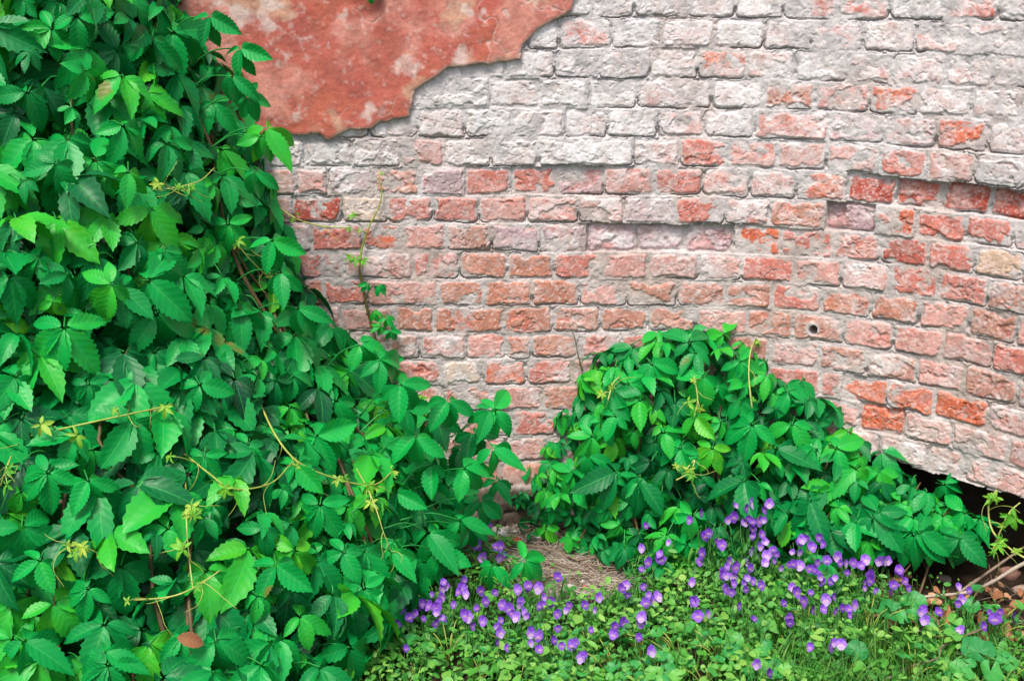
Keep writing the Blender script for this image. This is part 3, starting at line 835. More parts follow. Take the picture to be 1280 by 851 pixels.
BANK_O = (-0.9, 2.6, 0.0)
def make_bank():
    root = thing("creeper_bank", "tall dense bank of green five-leaf creeper heaped against the wall on the left", "creeper", BANK_O)
    r = random.Random(21)
    fol = Acc(); stm = fol
    size = lambda u, z, r: r.choice([.060, .084, .098, .110, .120, .130, .142])
    tints = lambda u, z, r: min(1, max(.05, r.gauss(.46, .19))) if r.random() > .14 else r.uniform(.66, .9)
    inside = lambda u, z: (u < np.interp(z, ZK, XE) - .004)
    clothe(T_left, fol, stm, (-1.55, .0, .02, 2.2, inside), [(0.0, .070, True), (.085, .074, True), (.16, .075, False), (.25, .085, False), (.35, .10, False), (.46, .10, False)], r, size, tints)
    T = T_left
    for h in [(80, 408, 82, 5, .62, .05, (0, .3), 0), (195, 392, 74, -20, .5, .03), (140, 355, 55, 60, .74, .05), (185, 350, 80, -95, .52, .04), (325, 158, 62, -35, .72, .06, (.3, 0), 3),
              (190, 48, 60, 10, .5, .04), (215, 40, 75, -50, .45, .05), (70, 205, 55, 20, .42, .04), (35, 115, 60, 30, .4, .04), (160, 215, 45, 0, .72, .06), (285, 280, 50, 0, .62, .05),
              (205, 315, 52, 5, .55, .04), (300, 385, 58, -5, .5, .04), (375, 440, 60, 30, .48, .04), (255, 570, 45, 10, .5, .04), (60, 590, 62, 40, .52, .05), (110, 600, 50, -20, .6, .05),
              (20, 470, 60, 30, .5, .04), (270, 800, 72, -10, .5, .05), (30, 800, 72, -60, .5, .04), (135, 830, 70, 25, .42, .05), (130, 815, 60, -70, .55, .05), (400, 630, 60, 10, .5, .04),
              (345, 705, 60, -10, .48, .04), (370, 580, 52, 0, .6, .05), (330, 660, 45, 40, .4, .03), (480, 560, 58, -50, .5, .04), (535, 640, 60, -30, .45, .04), (420, 500, 55, 20, .5, .04),
              (455, 455, 55, -60, .5, .05), (395, 545, 60, -70, .58, .04), (50, 700, 48, 20, .6, .04), (210, 660, 45, 30, .62, .04), (110, 735, 50, 50, .5, .04), (310, 555, 40, 20, .45, .03),
              (455, 735, 50, -10, .52, .05), (430, 690, 48, 20, .46, .04), (490, 690, 46, -40, .6, .05), (250, 480, 50, -30, .45, .04), (110, 480, 44, 0, .38, .03), (95, 20, 55, -60, .5, .04)]:
        h = list(h) + [.04, (0, 0), None][len(h) - 5:] if len(h) < 8 else list(h)
        hero(fol, stm, T, h[0], h[1], h[2], h[3], h[4], h[5], h[6], h[7] if h[7] is not None else r.randrange(8))
    # sprays that stand out to the right, over the wall's foot and over the violas
    for (px, py, Y, ln, ang, t, bx, by) in [(618, 512, 2.98, 46, -100, .60, 560, 560), (612, 512, 2.97, 44, 20, .52, 560, 560), (560, 500, 2.95, 48, -10, .5, 520, 560), (615, 560, 2.93, 50, -60, .58, 560, 600),
                                         (580, 585, 2.9, 52, -40, .6, 530, 610), (540, 580, 2.9, 46, 40, .5, 500, 610), (655, 700, 2.86, 48, -70, .62, 560, 690), (615, 706, 2.86, 40, 0, .60, 560, 690),
                                         (535, 665, 2.8, 62, -35, .46, 480, 660), (575, 650, 2.86, 50, -80, .5, 500, 650), (500, 480, 2.85, 52, -40, .55, 450, 520), (520, 545, 2.85, 50, 0, .62, 470, 570), (495, 615, 2.8, 46, -20, .5, 440, 640),
                                         (545, 520, 3.02, 46, -20, .34, 500, 560), (590, 540, 3.05, 44, -30, .3, 530, 570), (560, 610, 3.0, 50, -50, .35, 500, 620), (600, 625, 2.98, 40, -10, .3, 520, 640), (575, 560, 3.05, 46, 30, .28, 510, 590),
                                         (530, 600, 2.98, 50, -10, .4, 470, 620), (550, 690, 2.8, 46, -20, .5, 480, 690), (520, 700, 2.78, 46, 10, .4, 460, 690), (475, 450, 2.95, 50, -60, .5, 420, 480), (450, 430, 2.98, 46, -30, .6, 400, 470),
                                         (505, 510, 3.0, 44, -60, .42, 450, 540), (585, 660, 2.92, 40, -20, .36, 500, 660), (620, 600, 3.05, 36, -30, .4, 540, 600)]:
        d = ray(px, py); p = CAM + d * (Y / d[1])
        s = ln * np.dot(p - CAM, [0, ca, -sa]) / FPX
        put(fol, r.choice(HERO), p, norm(-d + np.array([r.gauss(0, .2), 0, .5])), img_dir(ang), s, t)
        b = hit_surface(bx, by, T)
        stm.tube([p, (p + b) / 2 + np.array([0, 0, .02]), b], .0016, .0022, 5, .3, 5)
    for (px, py, Y, ln, ang, t, bx, by) in [(332, 160, 2.95, 60, -35, .80, 270, 190), (326, 170, 2.93, 40, 20, .7, 270, 190), (300, 60, 2.98, 44, -30, .5, 240, 90), (290, 95, 2.96, 46, -10, .45, 240, 120), (310, 120, 2.98, 40, -40, .5, 250, 150),
                                         (340, 300, 2.9, 48, -30, .6, 290, 320), (350, 340, 2.9, 46, -10, .5, 300, 360), (372, 385, 2.9, 50, -30, .45, 320, 400), (318, 215, 2.95, 40, -20, .5, 270, 230), (262, 20, 2.98, 46, -20, .4, 215, 50)]:
        d = ray(px, py); p = CAM + d * (Y / d[1])
        put(fol, r.choice(HERO), p, norm(-d + np.array([r.gauss(0, .2), 0, .5])), img_dir(ang), ln * np.dot(p - CAM, [0, ca, -sa]) / FPX, t)
        b = hit_surface(bx, by, T) + np.array([-.03, .05, 0])
        stm.tube([p, (p + b) / 2 + np.array([0, 0, .02]), b], .0016, .0022, 5, .3, 5)
    # woody stems inside the bank
    for _ in range(26):
        u = r.uniform(-1.4, -.1); P = []
        for z in (0.0, .3, .6, .9, 1.2, 1.5):
            xe = float(np.interp(z, ZK, XE))
            uu = min(u - .22 * z + r.gauss(0, .05), xe - .06)
            P.append(wall_pt(np.array(uu), np.array(z), max(float(T_left(uu, z)) - r.uniform(.05, .3), .02)))
            if r.random() < .15: break
        if len(P) > 2: woody(root, P, .005, .003, BANK_O)
    link("foliage", fol.mesh("foliage", BANK_O), M_LEAF, root)
    def sp(pts, lift=.055):
        n = len(pts)
        return [hit_surface(x, y, T) - ray(x, y) * (lift + (r.uniform(-.02, .012) if n > 1 else 0) - (.085 if i == 0 and n > 1 else 0)) for i, (x, y) in enumerate(pts)]
    for pts, cl, rad in [([(22, 548), (90, 533), (150, 520), (216, 506)], [(92, 536), (60, 530), (216, 508), (150, 520)], .0034),
                         ([(322, 497), (345, 545), (374, 578), (420, 598), (466, 606), (492, 588)], [(376, 578), (425, 592), (466, 608), (492, 590)], .0034),
                         ([(225, 562), (262, 592), (292, 611), (338, 604), (365, 578)], [(222, 568), (290, 611)], .0030),
                         ([(232, 602), (233, 650), (236, 692), (241, 735)], [(240, 640), (233, 685), (245, 628)], .0026),
                         ([(165, 750), (215, 745), (250, 730), (276, 712)], [(160, 748), (250, 728)], .0028),
                         ([(292, 300), (318, 330), (344, 350), (372, 346)], [(345, 350), (300, 300)], .0024),
                         ([(195, 238), (222, 234), (250, 226), (268, 210)], [(200, 230), (225, 235), (240, 230)], .0022),
                         ([(440, 575), (466, 625), (485, 680), (514, 736)], [(466, 622)], .0022),
                         ([(500, 528), (530, 512), (552, 500), (556, 492)], [(505, 528), (520, 500)], .0026),
                         ([(60, 700), (92, 682), (120, 690), (142, 705)], [(85, 680), (100, 690), (110, 680)], .0024),
                         ([(0, 610), (8, 585), (14, 570)], [(8, 585), (10, 600)], .0028)]:
        shoot(root, "shoot", sp(pts), r, rad * .68, r.uniform(.6, .85), [sp([c])[0] for c in cl], .030, 5, BANK_O)
    W = lambda x, y: wall_pt(*[np.array(v) for v in on_wall(x, y)], .018)
    shoot(root, "shoot", [hit_surface(322, 225, T) - ray(322, 225) * .03, W(345, 252), W(372, 272), W(405, 281), W(440, 283)], r, .0026, .85, [W(375, 268), W(438, 284)], .016, 3, BANK_O,
          label="pale green runner reaching out across the bricks")
    # one withered leaf
    A = Acc()
    p = hit_surface(240, 800, T) - ray(240, 800) * .07
    V, Q, UV = leaflet(.058, .016, .6, .3, 13, 5, .1)
    R = frame_from(norm(-ray(240, 800) + np.array([0, 0, .3])), img_dir(-80))
    A.add(V @ R.T + p - R[:, 1] * .03, Q, None, np.concatenate([UV, np.full((len(UV), 1), .35)], 1))
    o = link("withered_leaf", A.mesh("withered_leaf", BANK_O), M_DEAD, root)
    o["label"] = "brown withered leaflet among the green leaves"
make_bank()

# ---- the lower clump at the wall's foot on the right
def u_at(px, py): return on_wall(px, py)[0]
CK = [(640, 600, .10), (672, 580, .19), (708, 545, .38), (735, 470, .53), (765, 445, .57), (810, 432, .60), (860, 418, .61), (905, 425, .60), (940, 440, .57), (975, 480, .50), (1010, 500, .46),
      (1050, 530, .38), (1090, 570, .31), (1140, 600, .28), (1190, 620, .24), (1240, 650, .16), (1300, 680, .04)]
CU = np.array([u_at(a, b) for a, b, _ in CK]); CZ = np.array([c for *_, c in CK])
CT = np.array([.06, .09, .14, .24, .28, .31, .33, .33, .32, .32, .34, .35, .34, .30, .20, .10, .02])

def T_right(u, z):
    u = np.asarray(u, float); z = np.asarray(z, float)
    zt = np.interp(u, CU, CZ); t = np.interp(u, CU, CT)
    s = np.clip(1 - z / zt, 0, 1)
    bump = 0.12 * (fbm(u * 4 + 9, z * 4, 61, 3) - .5)
    val = .05 + t * s ** .62 + bump * np.clip(s * 4, 0, 1)
    return np.where((z < zt) & (u > CU[0]) & (u < CU[-1]), val, -.05)

CL_O = (.55, 3.0, 0)
def make_clump():
    root = thing("creeper_clump", "low mound of five-leaf creeper at the foot of the wall behind the violas", "creeper", CL_O)
    r = random.Random(31)
    fol = Acc(); stm = fol
    def size(u, z, r):
        x = (u - CU[0]) / (CU[-1] - CU[0])
        return r.choice([.052, .060, .070, .080]) * (.72 if x < .12 else 1.0) * (1.28 if x > .55 else 1.05)
    tints = lambda u, z, r: min(1, max(.06, r.gauss(.46, .19))) if r.random() > .2 else r.uniform(.66, .92)
    inside = lambda u, z: (z < np.interp(u, CU, CZ) - .01) & (z > np.interp(u, [CU[11], CU[13], CU[15]], [0.0, .13, .16]))
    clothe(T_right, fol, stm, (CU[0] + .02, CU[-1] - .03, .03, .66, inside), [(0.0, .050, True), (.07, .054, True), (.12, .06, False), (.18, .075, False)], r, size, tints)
    T = T_right
    for h in [(1012, 625, 66, 20, .30), (985, 640, 50, 150, .32), (1098, 640, 62, 20, .34), (1090, 645, 58, -70, .36), (1142, 668, 56, -10, .46), (1150, 665, 50, -95, .44), (1180, 605, 40, -80, .5), (1205, 640, 46, 100, .6),
              (1200, 672, 50, 5, .3), (905, 418, 42, 160, .75), (862, 428, 46, 175, .36), (925, 452, 44, -30, .6), (880, 470, 46, 40, .62), (940, 530, 56, 60, .5), (970, 560, 58, -60, .3), (930, 600, 60, 30, .28),
              (1045, 560, 46, -60, .64), (1070, 585, 52, 40, .72), (800, 500, 42, 40, .7), (770, 520, 38, 80, .55), (785, 480, 40, -100, .6), (770, 590, 60, 60, .24), (800, 600, 55, 5, .3), (850, 560, 46, 20, .5),
              (740, 545, 36, 40, .66), (715, 590, 36, 60, .62), (690, 600, 34, -40, .6), (735, 570, 40, -30, .5), (830, 540, 44, -60, .66), (870, 520, 40, 0, .8), (700, 618, 30, 0, .66), (660, 575, 30, 60, .5), (815, 455, 40, -40, .5),
              (985, 490, 44, -30, .5), (1005, 505, 36, 150, .5), (990, 530, 48, 20, .66), (890, 560, 40, 20, .82)]:
        hero(fol, stm, T, h[0], h[1], h[2], h[3], h[4], .035, (r.gauss(0, .2), r.uniform(0, .4)), r.randrange(8))
    for _ in range(16):
        u = r.uniform(CU[2], CU[-2]); zt = float(np.interp(u, CU, CZ)); P = []
        for q in (0, .3, .6, .92):
            P.append(wall_pt(np.array(u + r.gauss(0, .03)), np.array(zt * q), max(float(T_right(u, zt * q)) - r.uniform(.04, .12), .015)))
        woody(root, P, .004, .002, CL_O)
    link("foliage", fol.mesh("foliage", CL_O), M_LEAF, root)
    def sp(pts, lift=.05): return [hit_surface(x, y, T) - ray(x, y) * lift for x, y in pts]
    for pts, cl, rad in [([(940, 510), (936, 470), (938, 440), (944, 424)], [(938, 500), (944, 424)], .0020), ([(868, 520), (872, 500), (868, 470)], [(870, 500), (866, 470)], .002),
                         ([(760, 500), (766, 480), (775, 470)], [(766, 480), (755, 490)], .002), ([(845, 600), (862, 590), (868, 575), (855, 590)], [(862, 590), (850, 580)], .0022)]:
        shoot(root, "shoot", sp(pts), r, rad, .85, [sp([c])[0] for c in cl], .024, 3, CL_O)
    # loose pale shoots by the hollow at the right-hand end
    def g(px, py, Y):
        d = ray(px, py); return CAM + d * (Y / d[1])
    shoot(root, "shoot", [g(1290, 702, 2.62), g(1262, 685, 2.64), g(1240, 662, 2.66), g(1236, 630, 2.68), g(1246, 612, 2.68)], r, .0026, .95, [g(1238, 625, 2.66), g(1246, 615, 2.66), g(1252, 650, 2.65), g(1268, 690, 2.62)], .03, 2, CL_O, (.45, .9))
    shoot(root, "shoot", [g(1240, 690, 2.66), g(1252, 660, 2.66), g(1262, 640, 2.68), g(1275, 628, 2.68)], r, .0022, .9, [g(1262, 640, 2.66), g(1245, 672, 2.66), g(1240, 690, 2.64)], .034, 2, CL_O, (.2, .6))
make_clump()

# ---- the young vine climbing the bare bricks
def make_climber():
    W = lambda x, y, h=.014: wall_pt(*[np.array(v) for v in on_wall(x, y)], h)
    O = W(478, 480)
    root = thing("climbing_vine", "single thin young vine climbing the bare bricks beside the creeper bank", "vine", O)
    r = random.Random(41)
    S, Y, F = Acc(), Acc(), Acc()
    path = [(478, 505), (480, 460), (472, 430), (462, 395), (455, 362), (450, 335), (453, 310), (462, 283), (474, 258), (478, 236), (472, 220)]
    P = [W(x, y, .012) for x, y in path]
    S.tube(P[:6], .0042, .0030, 6, .15, 6, .5)
    S.tube(P[5:], .0030, .0014, 6, .62, 6, .3)
    for (x, y, s, a, t) in [(443, 268, .020, 150, .5), (478, 214, .012, 0, .8), (452, 285, .014, 60, .7), (447, 320, .026, 10, .35), (440, 318, .022, 60, .4), (456, 322, .02, -40, .4)]:
        p = W(x, y, .03)
        S.tube([W(x + 8, y + 6, .012), p], .0012, .001, 4, .5, 3)
        put(Y, r.choice(YOUNG), p, norm([r.gauss(0, .3), -1, .5]), img_dir(a), s, t)
    for (x, y, s, a, t) in [(462, 350, .034, 40, .55), (476, 352, .036, -40, .5), (470, 385, .036, -20, .72), (485, 392, .040, -50, .66), (490, 408, .042, -30, .58), (478, 402, .036, 60, .7), (484, 440, .044, -50, .46),
                            (494, 455, .04, -10, .6), (474, 452, .04, 40, .5), (500, 462, .038, -70, .62), (466, 470, .042, 20, .5)]:
        p = W(x, y, .045)
        S.tube([W(x - 12, y + 8, .012), W(x - 5, y - 2, .035), p], .0014, .0012, 4, .2, 3)
        put(F, r.choice(HI), p, norm([r.gauss(0, .3), -1, .7]), img_dir(a), s, t)
    link("stem", S.mesh("stem", O), M_SHOOT, root)
    link("young_leaves", Y.mesh("young_leaves", O), M_YOUNG, root)
    link("foliage", F.mesh("foliage", O), M_LEAF, root)
    # sprig hanging into the top of the picture
    O2 = W(460, -60)
    root = thing("creeper_sprig", "small green leaf sprig hanging over the red plaster at the top edge", "creeper", O2)
    S, F = Acc(), Acc()
    S.tube([W(430, -260, .02), W(445, -160, .03), W(455, -60, .03), W(466, -18, .04)], .003, .0015, 5, .5, 6)
    for (x, y, a) in [(466, -20, 0), (452, -60, 30), (440, -130, -30), (432, -200, 10)]:
        put(F, r.choice(HI), W(x, y, .04), norm([.1, -1, .5]), img_dir(a), .062, .7)
    link("stem", S.mesh("stem", O2), M_SHOOT, root)
    link("foliage", F.mesh("foliage", O2), M_LEAF, root)
    # dead tendril on the bricks
    O3 = W(712, 450)
    A = Acc()
    A.tube([W(728, 462, .01), W(722, 440, .02), W(718, 420, .012), W(713, 408, .014)], .0022, .001, 5, .45, 6, .4)
    A.tube([W(720, 430, .015), W(724, 415, .02)], .0012, .0006, 4, .5, 3)
    A.tube([W(726, 455, .012), W(708, 448, .02), W(700, 455, .02)], .0014, .0008, 4, .6, 4)
    o = link("dry_tendril", A.mesh("dry_tendril", O3), M_WOOD, None, O3)
    tag(o, "thin brown dried tendril clinging to the bricks above the mound", "tendril", None, 'thing')
make_climber()

# ------------------------------------------------------------------ violas
def crop(cs, x0, y0, k): return [(x0 + a / k, y0 + b / k) for a, b in cs]
FLOWERS = crop([(145,200),(200,155),(215,220),(290,205),(400,170),(510,220),(490,295),(465,330),(600,260),(635,185),(745,250),(775,325),(565,345),(365,325),(405,355),(195,390),(190,475),(250,635),(445,465),(505,450),(365,440),(270,430),(660,425),(690,485),(760,455),(720,370),(840,265),(890,345),(935,375),(1000,350),(980,430),(1045,420),(880,450),(850,490),(870,530),(990,250),(1060,230),(1130,235),(1160,300),(1160,345),(1215,330),(1250,165),(1085,515),(1130,555),(1075,600),(915,630),(1255,500),(455,400),(1230,580),(310,405)], 460, 690, 5.2875)
FLOWERS += crop([(885,580),(940,580),(975,600),(1075,645),(1040,685),(960,670),(940,755),(905,715),(1140,625),(1130,695),(1175,745),(1145,515),(1165,545),(1180,565),(1090,545),(1085,510),(1155,300),(1235,360),(1205,400),(1165,430),(1140,455),(1140,380),(600,300),(555,355),(625,375),(575,415),(555,370),(655,405)], 400, 551, 2.836)
FLOWERS += crop([(75,195),(10,235),(235,235),(270,215),(280,150),(380,135),(480,140),(450,235),(355,225),(420,240),(125,310),(200,380),(380,290),(385,330),(435,320),(415,375),(455,365),(400,455),(465,445),(495,420),(510,475),(455,490),(345,485),(240,480),(280,510),(235,510),(205,560),(215,630),(270,610),(260,660),(230,650),(330,610),(340,645),(435,620),(385,595),(300,740),(25,605),(30,715),(60,800),(115,790),(85,430),(70,480),(660,370),(700,340),(775,335),(800,375),(735,395),(615,425),(600,495),(550,520),(660,505),(720,520),(740,530),(765,485),(820,475),(900,490),(930,490),(980,485),(795,600),(840,600),(770,555),(640,660),(725,665),(860,690),(815,705),(690,710),(680,745),(735,765),(800,760),(870,770),(910,755),(950,760),(955,800),(595,810),(600,840),(390,820),(565,725),(1075,560),(1040,610),(1080,590),(1110,650),(1050,470),(1130,480),(450,175)], 860, 600, 4.729)
FLOWERS += crop([(740,425),(765,425),(805,455),(700,490),(785,510),(775,535),(825,495),(1015,515),(890,600),(945,605),(895,635),(1015,575),(1145,630),(1165,605),(1210,625),(1105,655),(1020,670),(1055,530),(575,715),(600,720),(490,730),(300,790)], 840, 551, 2.836)

def petal(L, W, ang, cup, c0, c1, z=0.0):
    rows, cols = 6, 5
    v = np.linspace(0, 1, rows); s = np.linspace(-1, 1, cols)
    V, S = np.meshgrid(v, s, indexing='ij')
    w = np.sin(np.pi * np.clip(V, 0.04, 1) ** .62 * .84) * W
    X = S * w; Y = V * L * (1 - .12 * S ** 2 * V); Zz = z + cup * L * V ** 2 + .12 * np.abs(X) * np.sin(V * 5)
    P = np.stack([X, Y, Zz], -1).reshape(-1, 3) @ rot('z', math.radians(ang)).T
    i = np.arange(rows - 1)[:, None] * cols + np.arange(cols - 1)[None, :]
    Q = np.stack([i, i + 1, i + cols + 1, i + cols], -1).reshape(-1, 4)
    k = np.clip(V.reshape(-1, 1) * 1.9, 0, 1); C = c0[None] * (1 - k) + c1[None] * k
    return P, Q, C

def flower_mesh(r, i):
    """a viola: two upper petals, two side petals, one pale lip with a yellow eye; faces +z with its top along +y"""
    pur, lil, pale, yel = [lin(112, 52, 182), lin(132, 76, 202), lin(96, 44, 164)][i % 3], [lin(142, 84, 206), lin(162, 110, 216), lin(124, 66, 192)][i % 3], [lin(166, 118, 212), lin(190, 158, 222), lin(146, 92, 200)][i % 3], lin(236, 200, 110)
    Vs, Qs, Cs, k = [], [], [], 0
    for (L, W, a, cup, c0, c1, z) in [(.0135, .0082, 28, .12, pur * .8, pur, 0), (.0135, .0082, -28, .10, pur * .8, pur, .0004), (.0125, .0076, 98, .05, lil * .6 + pale * .4, lil, .0010), (.0125, .0076, -98, .05, lil * .6 + pale * .4, lil, .0013),
                                      (.0125, .0080, 180, .18, yel * .45 + pale * .4, [lil, pale, pur][i % 3], .0018)]:
        P, Q, C = petal(L * r.uniform(.9, 1.1), W * r.uniform(.9, 1.1), a + r.uniform(-7, 7), cup + r.uniform(-.08, .15), c0, c1, z)
        Vs.append(P); Qs.append(Q + k); Cs.append(C); k += len(P)
    A = Acc()
    A.tube([(0, 0, -.002), (0, .003, -.009), (0, -.004, -.016), (0, -.022, -.022), (0, -.05, -.02)], .0011, .0009, 4, .5, 4)
    V, Q = np.concatenate(A.V), np.concatenate(A.Q)
    Vs.append(V); Qs.append(Q + k); Cs.append(np.tile(np.array([.06, .25, .04]), (len(V), 1)))
    me = np_mesh("flower", np.concatenate(Vs), np.concatenate(Qs), {"hue": ('FLOAT_COLOR', np.concatenate(Cs))})
    me.materials.append(M_PETAL)
    return me

def tuft_mesh(r, n=46, rad=.05, h=.085):
    A = Acc()
    for _ in range(9):
        a = r.uniform(0, 6.28); q = r.uniform(.2, 1) * rad
        A.tube([(0.3 * q * math.cos(a), .3 * q * math.sin(a), 0), (q * .6 * math.cos(a), q * .6 * math.sin(a), h * .5), (q * math.cos(a), q * math.sin(a), h * r.uniform(.7, 1.05))], .0012, .0008, 4, .6, 3)
    for _ in range(n):
        a = r.uniform(0, 6.28); q = math.sqrt(r.random()) * rad; z = r.uniform(.12, 1) * h * (1.05 - .45 * q / rad)
        L = r.uniform(.012, .024)
        V, Q, UV = leaflet(L, L * r.uniform(.17, .30), r.uniform(.1, .4), r.uniform(0, .4), 6, 3, .06, (.6, .6))
        R = frame_from(norm([math.cos(a) * .5 + r.gauss(0, .35), math.sin(a) * .5 + r.gauss(0, .35) - .25, 1]), [math.cos(a) + r.gauss(0, .5), math.sin(a) + r.gauss(0, .5), r.uniform(-.3, .7)])
        A.add(V @ R.T + np.array([q * math.cos(a), q * math.sin(a), z]), Q, None, np.concatenate([UV, np.full((len(UV), 1), min(1, max(0, r.gauss(.5, .25))))], 1))
    me = A.mesh("foliage")
    me.materials.append(M_VFOL)
    return me

def make_violas():
    r = random.Random(51)
    fl = [flower_mesh(r, i) for i in range(6)]
    tu = [tuft_mesh(r, r.randrange(58, 84)) for _ in range(8)]
    pts = []
    more = [(x + r.gauss(0, 9), y + r.gauss(0, 7)) for x, y in FLOWERS if r.random() < .42]
    for (px, py) in FLOWERS + more:
        z = r.uniform(.075, .11)
        p = on_ground(px, py, z)
        q = hit_surface(px, py, lambda u, w: np.maximum(T_right(u, w), .0))
        if q[2] > z * .6: p = q - ray(px, py) * r.uniform(.055, .085)
        pts.append((px, py, p))
    left = list(range(len(pts)))
    while left:
        i = left[0]
        grp = [j for j in left if np.hypot(*(pts[j][2][:2] - pts[i][2][:2])) < 0.08 and abs(pts[j][2][2] - pts[i][2][2]) < .05][:5]
        left = [j for j in left if j not in grp]
        c = np.mean([pts[j][2] for j in grp], 0)
        px = np.mean([pts[j][0] for j in grp]); py = np.mean([pts[j][1] for j in grp])
        base = np.array([c[0] + r.gauss(0, .008), c[1] + .02, float(ground_z(c[0], c[1])) - .004])
        if px > 1118 and py > 690: lab, g = "small viola growing among the dead leaves and branch at the lower right", "violas among the dead leaves"
        elif px > 785: lab, g = "purple and white viola in the thick patch below the low creeper mound", "violas in the thick patch below the mound"
        elif px > 560 and py < 705: lab, g = "purple viola under the creeper sprays beside the bare dry patch", "violas beside the bare dry patch"
        else: lab, g = "purple viola in the patch along the foot of the tall creeper bank", "violas along the foot of the tall bank"
        root = thing("viola_plant", lab, "flower", base, g)
        f = link("foliage", r.choice(tu), None, root); f.rotation_euler = (0, 0, r.uniform(0, 6.28)); s = r.uniform(.85, 1.2); f.scale = (s, s, max(.6, (c[2] - base[2]) / .088) * r.uniform(.9, 1.02))
        for j in grp:
            o = link("flower", r.choice(fl), None, root)
            o.location = pts[j][2] - base
            n = norm([r.gauss(0, .5), -1, r.uniform(-.05, .9)])
            R = frame_from(n, [r.gauss(0, .25), .2, 1])
            from mathutils import Matrix
            o.rotation_euler = Matrix(R.tolist()).to_euler()
            s = r.uniform(.68, 1.25); o.scale = (s * r.uniform(.7, 1.05), s, s)
make_violas()

# ------------------------------------------------------------------ weeds with larger leaves
def round_leaf(R0, r, lobes=7, rows=6, cols=29):
    a = np.linspace(-math.pi * .93, math.pi * .93, cols)
    q = np.linspace(0, 1, rows)
    Qv, Aa = np.meshgrid(q, a, indexing='ij')
    sc = 1 - .07 * (1 - np.abs(np.cos(Aa * lobes / 2 * 1.05))) - .05 * (np.abs(np.sin(Aa * lobes * 2)))
    rad = R0 * Qv * (1 - (1 - sc) * Qv ** 2)
    X, Y = rad * np.sin(Aa), rad * np.cos(Aa) + R0 * .25 * Qv * 0
    ph = r.uniform(0, 6)
    Z = R0 * (.22 * Qv ** 2 + .14 * Qv ** 2 * np.cos(Aa * 3 + ph) + .05 * Qv * np.cos(Aa * lobes))
    i = np.arange(rows - 1)[:, None] * cols + np.arange(cols - 1)[None, :]
    Q = np.stack([i, i + 1, i + cols + 1, i + cols], -1).reshape(-1, 4)
    U = np.abs(np.sin(Aa * lobes / 2)) * Qv
    return np.stack([X, Y, Z], -1).reshape(-1, 3), Q, np.stack([U, Qv * .3], -1).reshape(-1, 2)

def weed(name, label, cat, px, py, spec, r, group=None, z=.04, mat=None, spread=.03):
    base = on_ground(px, py, z)
    base = np.array([base[0], base[1] + .015, float(ground_z(base[0], base[1]))])
    root = thing(name, label, cat, base, group)
    F, S = Acc(), Acc()
    for (dx, dy, sz, ang, t, kind) in spec:
        p = on_ground(px + dx, py + dy, z + r.uniform(-.008, .018)) - base
        if kind == 'round':
            V, Q, UV = round_leaf(sz, r)
            n = norm([r.gauss(0, .25), -.45 + r.gauss(0, .2), 1])
        else:
            V, Q, UV = leaflet(sz, sz * r.uniform(.16, .22), .25, r.uniform(.1, .4), 15, 5, .12, (.9, .6), .02)
            n = norm([r.gauss(0, .3), -.7, 1])
        d = np.array([math.sin(math.radians(ang)), math.cos(math.radians(ang)) * .6, .35])
        R = frame_from(n, d)
        F.add(V @ R.T + p, Q, None, np.concatenate([UV, np.full((len(UV), 1), t)], 1))
        S.tube([(r.gauss(0, .004), r.gauss(0, .004), 0), (p[0] * .5, p[1] * .5, p[2] * .75), p], .0016, .0012, 5, .6, 4)
    link("foliage", F.mesh("foliage"), mat or M_ROUND, root)
    link("stems", S.mesh("stems"), M_SHOOT, root)

